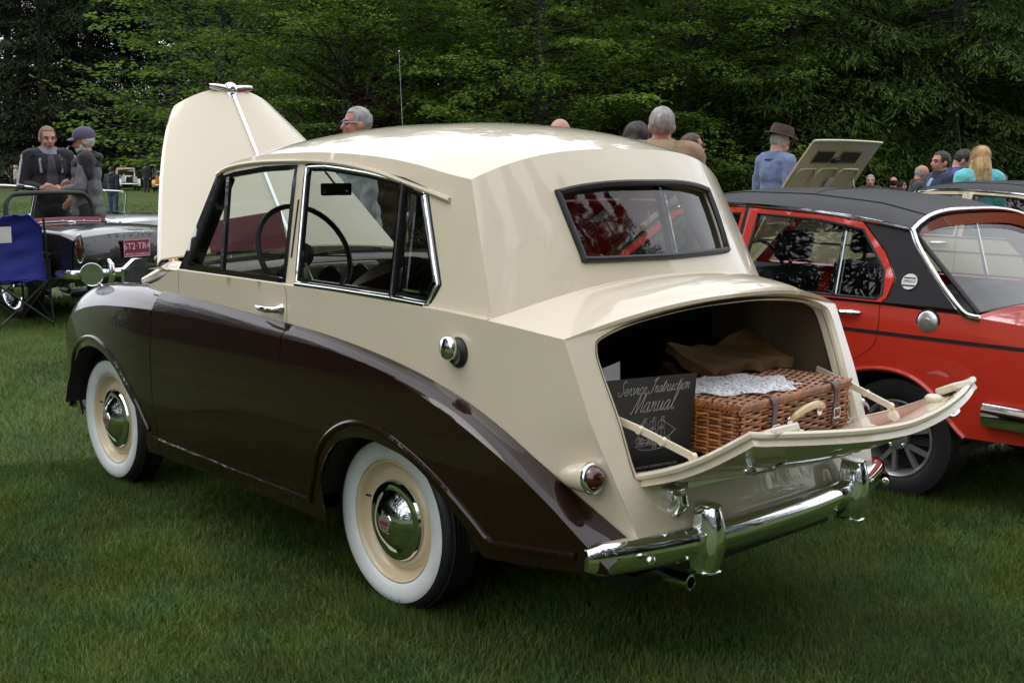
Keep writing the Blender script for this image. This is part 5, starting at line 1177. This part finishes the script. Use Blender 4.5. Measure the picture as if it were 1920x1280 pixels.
        return vv.tolist(), [(3*i,3*i+1,3*i+2) for i in range(n)]
    if kind == 'short':
        obj('hair', hx(shell(.102,.082,.099, lambda p: (p[2] > 1.705 or p[0] < .045) and (p[2] > 1.625 or p[0] < .0) and p[2] > 1.575, .007)), hm, t, solid=.008, angle=0)
    elif kind == 'bald':
        obj('hair', hx(shell(.104,.085,.104, lambda p: p[0] < .01 and 1.565 < p[2] < 1.685)), hm, t, solid=.010, angle=0)
    elif kind == 'long':
        o = obj('hair', hx(merge(sph((-.026,0,1.664),(.102,.092,.104),18,12), capsule([(-.055,0,1.62),(-.085,0,1.52),(-.085,0,1.40),(-.08,0,1.33)],[.085,.092,.085,.05],14), capsule([(-.02,.075,1.60),(-.02,.088,1.50),(-.04,.08,1.40)],[.035,.04,.03],8), capsule([(-.02,-.075,1.60),(-.02,-.088,1.50),(-.04,-.08,1.40)],[.035,.04,.03],8))), hm, t); remesh(o, .013, 2, .02)
        obj('hair_strands', hx(merge(strands(.112,.098,.112, lambda p: (p[2] > 1.70 or p[0] < .03) and p[2] > 1.58, 1800, .05), *[strands(.10,.10,.10, lambda p: False, 1)])), hm, o)
    if glasses:
        for s in (1,-1):
            g_ = obj('glasses', hx(tube([(.108-.012*abs(math.cos(a)), s*.032+.023*math.cos(a), 1.632+.016*math.sin(a)) for a in np.linspace(0,2*math.pi,16,endpoint=False)], .0022, 5, closed=True)), glasses[0], t)
            if glasses[1]: obj('lens', hx(sph((.102,s*.032,1.632),(.006,.022,.016),10,6)), glasses[1], g_)
            obj('glasses_arm', hx(tube([(.098,s*.056,1.636),(.05,s*.082,1.64),(-.01,s*.088,1.632)], .0022, 5)), glasses[0], g_)
    if cap is not None:
        bd_ = obj('beard', hx(merge(sph((.048,0,1.552),(.050,.058,.045),12,8), sph((.02,.055,1.575),(.03,.014,.04),8,6), sph((.02,-.055,1.575),(.03,.014,.04),8,6))), hm, t)
        c_ = obj('cap', hx(xf(lathe([(.112,0),(.114,.03),(.104,.07),(.075,.10),(.03,.115),(0,.117)],24,'z'),(-.008,0,1.668),None,(1,.86,1))), cap, t, angle=70)
        obj('cap_peak', hx(grid([[(.075+r*.085*math.cos(a), (.082+.0*r)*math.sin(a)*1.0, 1.685-.02*r-.018*abs(math.sin(a))) for a in np.linspace(-1.35,1.35,11)] for r in (0,.5,1)])), cap, c_, solid=.006)
        obj('cap_button', hx(sph((-.008,0,1.786),.009,8,6)), cap, c_)
    if hat is not None:
        h_ = obj('hat', hx(xf(lathe([(.165,-.012),(.160,-.004),(.14,-.008),(.116,.0),(.112,.06),(.10,.095),(.06,.088),(0,.082)],28,'z'),(-.006,0,1.69),None,(1.05,.92,1))), hat, t, angle=60, solid=.004)
        obj('hat_band', hx(xf(lathe([(.119,.002),(.118,.03)],28,'z'),(-.006,0,1.69),None,(1.05,.92,1))), BLACKRUB, h_)
    return t
GREYH = hairmat('grey hair', (.30,.29,.28)); DARKH = hairmat('dark hair', (.02,.014,.010)); BROWNH = hairmat('brown hair', (.07,.04,.022)); BLONDH = hairmat('blond hair', (.46,.30,.13)); WHITEH = hairmat('white hair', (.5,.49,.47)); SANDH = hairmat('sandy hair', (.20,.12,.06))
deg = R_
person('person', 'man in black and white track jacket over grey shirt beside the black sports car', (10.3,-2.38,0), deg(172), 1.88, top=cloth('black tracksuit', (.012,.012,.015)), hair=('short',SANDH), sleeve=mat('white stripe', (.6,.58,.66), .7), hood=cloth('grey hood lining', (.26,.26,.30)), shirt=cloth('charcoal shirt', (.055,.055,.06)), vox=.010, nod=8,
    arms={1:((.06,.27,1.13),(.27,.14,1.12),(.5,-.8,.1),(0,0,1),(.2,0,-1)), -1:((.02,-.26,1.12),(.22,-.12,1.08),(.6,.7,.15),(0,0,1),(.2,0,-1))})
person('person', 'bearded man in purple cap and grey black jacket beside the black sports car', (9.75,-2.58,0), deg(62), 1.83, skin=SKIN2, top=cloth('grey jacket', (.13,.13,.135)), hair=('bald',WHITEH), cap=cloth('purple cap', (.09,.075,.13)), hood=cloth('black hood', (.012,.012,.014)), yoke=cloth('black yoke', (.012,.012,.014)), vox=.012, nod=6, bulk=1.15,
    arms={1:((.05,.27,1.12),(.24,.14,1.10),(.6,-.6,.1),(0,0,1),(.2,0,-1)), -1:((-.05,-.28,1.12),(.14,-.24,.98),(.6,.3,-.2),(0,0,1),(.2,0,-1))})
person('person', 'smiling grey haired man with glasses and pale shirt beyond the cream roof', (4.885,-2.743,0), deg(66), 1.94, skin=SKIN2, top=cloth('pale denim shirt', (.42,.44,.45)), hair=('short',GREYH), glasses=(DULLMETAL,None), vox=.011, bulk=1.12, smile=True)
person('person', 'grey haired man in tan jacket seen from behind above the cream roof', (2.44,-3.62,0), deg(-50), 1.90, skin=SKIN2, top=cloth('tan jacket', (.33,.235,.145)), hair=('short',GREYH), vox=.011, bulk=1.15, collar=cloth('tan collar', (.42,.32,.22)), yoke=cloth('tan yoke', (.27,.185,.11)))
person('person', 'white haired balding man just showing above the cream roof', (3.43,-3.60,0), deg(-60), 1.84, top=cloth('grey shirt', (.2,.2,.22)), hair=('bald',WHITEH))
person('person', 'dark haired woman in purple floral top beside the man in tan', (2.86,-3.84,0), deg(-62), 1.80, top=FLORAL if 'FLORAL' in globals() else cloth('purple floral', (.35,.28,.42), var=.7, sc=22), hair=('long',DARKH))
person('person', 'man in dark sunglasses looking right behind the man in tan', (3.98,-5.90,0), deg(-128), 1.79, skin=SKIN2, top=cloth('dark red jacket', (.10,.02,.02)), hair=('short',BROWNH), glasses=(BLACKRUB, mat('dark lens', (.01,.01,.012), .1, coat=1)), vox=.013)
person('person', 'man in brown felt hat and blue fleece behind the raised cream bonnet', (4.35,-7.80,0), deg(-105), 1.88, top=cloth('blue grey fleece', (.13,.17,.30)), hair=('short',GREYH), hat=mat('brown felt', (.06,.035,.022), .9, var=.15), nod=16, vox=.012)
person('person', 'man with receding hair in navy jacket beyond the cream saloon', (3.02,-8.82,0), deg(62), 1.66, skin=SKIN2, top=cloth('navy jacket', (.018,.022,.055)), hair=('short',DARKH), shirt=cloth('light blue shirt', (.25,.38,.65)), vox=.013)
person('person', 'dark haired man in bright blue jacket bending his head beyond the cream saloon', (3.17,-9.50,0), deg(-150), 1.70, top=cloth('bright blue jacket', (.03,.04,.25)), hair=('short',DARKH), nod=25)
person('person', 'blond woman in turquoise top seen from behind at the right', (2.62,-8.86,0), deg(-40), 1.70, skin=mat('tanned skin', (.50,.24,.15), .5, var=.08), top=cloth('turquoise top', (.16,.58,.62)), hair=('long',BLONDH), vox=.012)
def on_ground(x, y): return (x, y, float(GZ(x, y)))
person('person', 'bald man in dark jacket looking down left of the navy jacket', on_ground(5.45,-12.9), deg(-140), 1.66, skin=SKIN2, top=cloth('dark check jacket', (.03,.03,.032)), hair=('bald',GREYH), nod=20)
person('person', 'far grey haired man with white collar right of the raised cream bonnet', on_ground(9.73,-18.92), deg(120), 1.74, top=cloth('charcoal suit', (.03,.03,.035)), hair=('short',GREYH), shirt=cloth('white shirt', (.6,.6,.6)))
person('person', 'far bald man in black coat seen from behind', on_ground(9.43,-19.3), deg(-60), 1.70, skin=SKIN2, top=cloth('black coat', (.012,.012,.013)), hair=('bald',DARKH))
person('person', 'far dark haired woman beside the bald man in black', on_ground(9.85,-20.4), deg(-170), 1.62, top=cloth('dark brown coat', (.04,.025,.02)), hair=('long',DARKH))
person('person', 'ruddy man half hidden right of the blond woman', on_ground(6.98,-18.9), deg(110), 1.76, skin=SKIN2, top=cloth('maroon sweater', (.09,.02,.025)), hair=('short',BROWNH))
person('person', 'brown haired person just showing above the roof by the aerial', (5.15,-3.22,0), deg(100), 1.79, top=cloth('brown coat', (.08,.05,.03)), hair=('short',BROWNH))
E_ = person('person', 'man in blue jeans and dark jacket walking on the far lawn', on_ground(33.9,-13.8), deg(-60), 1.75, top=cloth('dark blue jacket', (.02,.022,.035)), legs=cloth('blue jeans', (.05,.09,.17)), hair=('short',BROWNH), vox=.02)
far1 = person('person', 'dark clothed visitor standing before the far yellow tourer', on_ground(68.2,-31.6), deg(-40), 1.80, top=cloth('dark suit', (.012,.013,.018)), hair=('short',DARKH), vox=.025)
far2 = person('person', 'visitor in pale straw hat and light coat beyond the black sports car', on_ground(41.6,-15.9), deg(-80), 1.66, top=cloth('beige coat', (.35,.30,.22)), hair=('short',GREYH), hat=mat('straw hat', (.55,.47,.32), .8), vox=.025)
FG = 'visitors far across the lawn'
for i, (x, y, h, a, lab) in enumerate(((77.6,-36.9,1.75,0,None),(78.5,-37.6,1.62,80,None),(82,-36.3,1.8,200,None),(83.5,-37.9,1.8,120,None),(79,-27.6,1.7,40,None),(84.5,-29.2,1.72,10,None),(75.2,-31.0,1.75,-70,None),(81.6,-32.2,1.7,160,None),(70,-24.8,1.7,20,None),(74,-25.6,1.65,90,None))):
    c = copy_tree(far1 if i%3 else far2); c.location = on_ground(x, y); c.rotation_euler = (0,0,R_(a)); c.scale = (h/1.75,)*3; c['group'] = FG
    c['label'] = 'one of the dark clothed visitors in the far crowd at left' if i%3 else 'one of the light coated hatted visitors in the far crowd at left'
# ================================================================== trees
def leafmat(name, col, col2, trans=.25):
    m = bpy.data.materials.new(name); m.use_nodes = True; nt = m.node_tree; b = nt.nodes['Principled BSDF']; L = nt.links.new
    g = _n(nt,'ShaderNodeNewGeometry'); n = _n(nt,'ShaderNodeTexNoise'); n.inputs['Scale'].default_value = .45; n.inputs['Detail'].default_value = 4; L(g.outputs['Position'], n.inputs['Vector'])
    a = _n(nt,'ShaderNodeMath',operation='MULTIPLY_ADD'); a.inputs[1].default_value = .55; L(g.outputs['Random Per Island'], a.inputs[0]); L(n.outputs['Fac'], a.inputs[2])
    r = _n(nt,'ShaderNodeValToRGB'); e = r.color_ramp.elements; e[0].position = .45; e[0].color = (*col,1); e[1].position = 1.05 if False else 1.0; e[1].color = (*col2,1); L(a.outputs[0], r.inputs[0])
    L(r.outputs[0], b.inputs['Base Color']); b.inputs['Roughness'].default_value = .6; b.inputs['Specular IOR Level'].default_value = .12
    t = _n(nt,'ShaderNodeBsdfTranslucent'); L(r.outputs[0], t.inputs[0]); ms = _n(nt,'ShaderNodeMixShader'); ms.inputs[0].default_value = trans
    L(b.outputs[0], ms.inputs[1]); L(t.outputs[0], ms.inputs[2]); L(ms.outputs[0], nt.nodes['Material Output'].inputs[0]); return m
LEAF_B = leafmat('beech leaves', (.036,.082,.011), (.19,.285,.042), .42)
LEAF_H = leafmat('hemlock leaves', (.016,.036,.008), (.075,.12,.022), .25)
LEAF_C = leafmat('dark conifer leaves', (.010,.018,.009), (.026,.038,.016), .1)
LEAF_P = leafmat('copper leaves', (.022,.010,.012), (.05,.022,.022), .2)
BARK = mat('bark', (.030,.025,.021), .9, var=.35, vscale=6, bump=.6, bscale=20, stretch=(1,1,.3))
def make_tree(seed, H, R, zmin, nb, per, leaf, kind, low=.55, zlow=6.5):
    g = np.random.default_rng(seed)
    h = np.where(g.random(nb) < low, g.uniform(zmin, min(zlow, H*.9), nb), g.uniform(zmin, H*.96, nb))
    az = g.uniform(0, 2*np.pi, nb); L = R*np.clip(1-(h/H)**1.6, .08, 1)*g.uniform(.62,1.12,nb)
    if kind == 'beech': el = g.uniform(.0,.62,nb); drp = g.uniform(-.12,.30,nb)
    elif kind == 'hemlock': el = g.uniform(-.05,.28,nb); drp = g.uniform(.25,.5,nb)
    else: el = g.uniform(-.25,.05,nb); drp = g.uniform(.05,.25,nb)
    dirv = np.stack([np.cos(az)*np.cos(el), np.sin(az)*np.cos(el), np.sin(el)],1)
    def bpt(i, t): # branch point and tangent
        p = dirv[i]*(L[i]*t)[:,None]; p[:,2] += h[i]-drp[i]*L[i]*t**2
        tg = dirv[i].copy(); tg[:,2] -= 2*drp[i]*t; tg /= np.linalg.norm(tg,axis=1)[:,None]; return p, tg
    n = nb*per; bi = np.repeat(np.arange(nb), per)
    # twigs: quantised positions along each branch, leaves along the twig
    ntw = 22; tq = (g.integers(0, ntw, n)+.5)/ntw; tq = .18+.82*tq**.8
    side = np.where(g.random(n) < .5, 1., -1.); s = g.random(n)**.7
    p, tg = bpt(bi, tq); lat = np.cross(tg, np.array([0,0,1.])); lat /= np.linalg.norm(lat,axis=1)[:,None]+1e-9; up = np.cross(lat, tg)
    jit = np.sin(bi*12.9+np.round(tq*ntw*3)*7.1+side*3)*.25
    ang = (.95+jit)
    td = tg*np.cos(ang)[:,None]+lat*(side*np.sin(ang))[:,None]+up*(.10*np.sin(bi*3.1+tq*40))[:,None]
    tl = (.42*L[bi]*(1.08-tq)**.8+.12)*(.8+.3*np.sin(bi*7+tq*55))
    q = p+td*(tl*s)[:,None]; q[:,2] -= (.16 if kind == 'beech' else .30)*tl*s**2
    q += g.normal(0, leaf*.30, (n,3))
    ld = td+lat*(g.normal(0,.55,n))[:,None]+tg*g.normal(0,.35,n)[:,None]; ld[:,2] -= .15 if kind == 'beech' else .35; ld /= np.linalg.norm(ld,axis=1)[:,None]
    nn = np.stack([g.normal(0,.42,n), g.normal(0,.42,n), np.ones(n)],1); sd = np.cross(ld, nn); sd /= np.linalg.norm(sd,axis=1)[:,None]+1e-9
    ll = leaf*g.uniform(.7,1.3,n)*(1 if kind == 'beech' else 1.75); lw = ll*(.34 if kind == 'beech' else .10)
    a = q; b = q+ld*(ll*.45)[:,None]+sd*lw[:,None]; c = q+ld*ll[:,None]; d = q+ld*(ll*.45)[:,None]-sd*lw[:,None]
    v = np.stack([a,b,c,d],1).reshape(-1,3); k = np.arange(n)*4
    lp = np.stack([k,k+1,k+2,k+3],1).ravel()
    # wood: trunk and limbs
    wood = [tube([(0,0,-.3),(.05,.02,H*.3),(0,.05,H*.6),(.03,0,H*.95)], [.028*H*.55,.02*H*.55,.012*H*.55,.02], 10)]
    for i in range(nb):
        if i%2 == 0 or L[i] > R*.6:
            pts = [bpt(np.array([i]), np.array([t]))[0][0] for t in (0,.35,.7,.95)]; wood.append(tube(pts, [.008*L[i]+.006,.005*L[i]+.003,.0025*L[i]+.002,.002], 4, caps=False))
    return v, lp, k, n, merge(*wood)
def tree_proto(name, *a, m=None):
    v, lp, k, n, wood = make_tree(*a); cm = mk_np('crown', v, lp, k, np.full(n,4), m)
    t = bpy.data.objects.new(name, None); link(t)
    o = obj('trunk', wood, BARK, t); c = bpy.data.objects.new('crown', cm); link(c, t); return t
P = {'beech_a': tree_proto('beech_tree', 3, 13, 4.6, .5, 190, 540, .070, 'beech', m=LEAF_B),
     'beech_b': tree_proto('beech_tree', 8, 12, 4.2, .4, 180, 540, .070, 'beech', m=LEAF_B),
     'hem_a': tree_proto('hemlock_tree', 21, 16, 4.4, .2, 240, 430, .085, 'hemlock', m=LEAF_H),
     'hem_b': tree_proto('hemlock_tree', 22, 14, 4.0, .2, 220, 430, .085, 'hemlock', m=LEAF_H),
     'con': tree_proto('conifer_tree', 31, 24, 5.5, .3, 300, 110, .22, 'conifer', .35, 12., m=LEAF_C),
     'far_beech': tree_proto('beech_tree', 41, 17, 6.0, .8, 230, 130, .17, 'beech', .4, 10., m=LEAF_B),
     'copper': tree_proto('copper_shrub', 51, 4.2, 2.0, .2, 90, 200, .08, 'beech', .6, 3., m=LEAF_P)}
used = set(); FV = (math.cos(YAW), math.sin(YAW)); RV = (math.sin(YAW), -math.cos(YAW))
def plant(kind, d, u, rot, sc, label, group):
    x = CAM_POS.x+d*FV[0]+u*RV[0]; y = CAM_POS.y+d*FV[1]+u*RV[1]
    o = P[kind] if kind not in used else copy_tree(P[kind]); used.add(kind)
    o.location = (x, y, float(GZ(x, y))-.05); o.rotation_euler = (0,0,R_(rot)); o.scale = (sc,sc,sc)
    tag(o, label, 'shrub' if kind == 'copper' else 'tree', group)
NEAR = 'leafy trees along the lawn edge'
plant('beech_a', 26.5, -3.6, 20, 1., 'bright green beech with low boughs right behind the propped cream bonnet', NEAR)
plant('beech_b', 25.5, .6, 75, 1., 'bright green beech standing straight above the cream roof', NEAR)
plant('beech_a', 28.0, 4.0, 200, .95, 'bright green beech behind the man in the tan jacket', NEAR)
plant('hem_a', 29.0, 6.8, 10, 1., 'dark hemlock behind the raised cream saloon bonnet', NEAR)
plant('hem_b', 28.5, 10.4, 120, 1.05, 'dark hemlock behind the blond woman and navy jacket', NEAR)
plant('hem_a', 30.5, 13.8, 240, 1., 'dark hemlock at the right edge of the picture', NEAR)
plant('far_beech', 40., -9.5, 30, 1., 'tall open beech left of the propped cream bonnet', NEAR)
plant('far_beech', 44., -4.5, 150, 1.05, 'tall beech filling the gap behind the propped bonnet', NEAR)
plant('copper', 24.0, -2.9, 0, .9, 'copper leaved shrub behind the smiling man with glasses', None)
BACK = 'dark trees massed behind the lawn edge'
for i, (k_, d, u, sc) in enumerate((('hem_b',33,2.0,1.2),('hem_a',34,5.5,1.15),('hem_b',34,9,1.25),('hem_a',35,12.5,1.2),('hem_b',34,16,1.2),('hem_a',33,-1.8,1.15),('hem_b',35,-5,1.2),('hem_a',30,17.5,1.1),('con',46,4,1.),('con',47,10,1.),('con',46,16,1.),('con',45,-1.5,1.),('con',52,-9,1.),('hem_a',40,7,1.4),('hem_b',40,14,1.4),('hem_a',40,20,1.4),('con',55,0,1.1),('con',56,6,1.1),('con',55,12,1.1),('con',55,19,1.1),('con',50,-4,1.),('hem_b',38,0,1.4))):
    plant(k_, d, u, 37*i, sc, 'one of the dark evergreens massed behind the front row of trees', BACK)
LEFT = 'tall dark conifers at the left'
for i, (d, u, sc) in enumerate(((98,-44,1.2),(99,-36,1.2),(97,-29,1.2),(94,-33,1.3),(92,-36,1.3),(95,-24,1.2),(98,-40,1.3),(88,-22,1.1),(100,-32,1.4),(104,-27,1.4),(80,-17,1.1),(85,-13,1.2),(70,-12,1.1),(110,-46,1.4))):
    plant('con', d, u, 53*i, sc, 'one of the tall dark conifers in the left background', LEFT)
# unseen trees added around the view to darken paint reflections and block low sky
BEH = 'unseen trees added around the viewer'
for i, (x, y, k_, sc) in enumerate(((-9,26,'hem_a',0.9),(-4,27,'hem_b',0.9),(1,26,'hem_a',0.85),(6,27,'hem_b',0.9),(11,26,'hem_a',0.95),(16,25,'hem_b',1),(21,25,'hem_a',1.1),(26,24,'hem_b',1.2),(-14,24,'hem_b',0.9),(-18,20,'hem_a',1),(-20,14,'con',0.8),(-18,9.5,'con',0.9),(-17.5,5,'con',1),(-17,0.5,'con',1),(-17,-4,'con',1),(-17.5,-8.5,'con',1),(-18,-13,'con',1),(-18,-18,'con',1),(-21,8,'hem_a',1),(-20.5,2,'hem_b',1),(-20.5,-4,'hem_a',1),(-21,-10,'hem_b',1),(17,13,'con',1.05),(5.5,14.5,'con',.9),(10,13,'con',1),(14,10.5,'con',1.),(19,10,'con',1.05),(22,15,'con',1.1),(28,17,'con',1.1))):
    o = copy_tree(P[k_]); o.location = (x, y, -.05); o.rotation_euler = (0,0,R_(61*i)); o.scale = (sc,)*3
    tag(o, 'one of the unseen trees added around the viewer to darken reflections and block sky', 'tree', BEH)
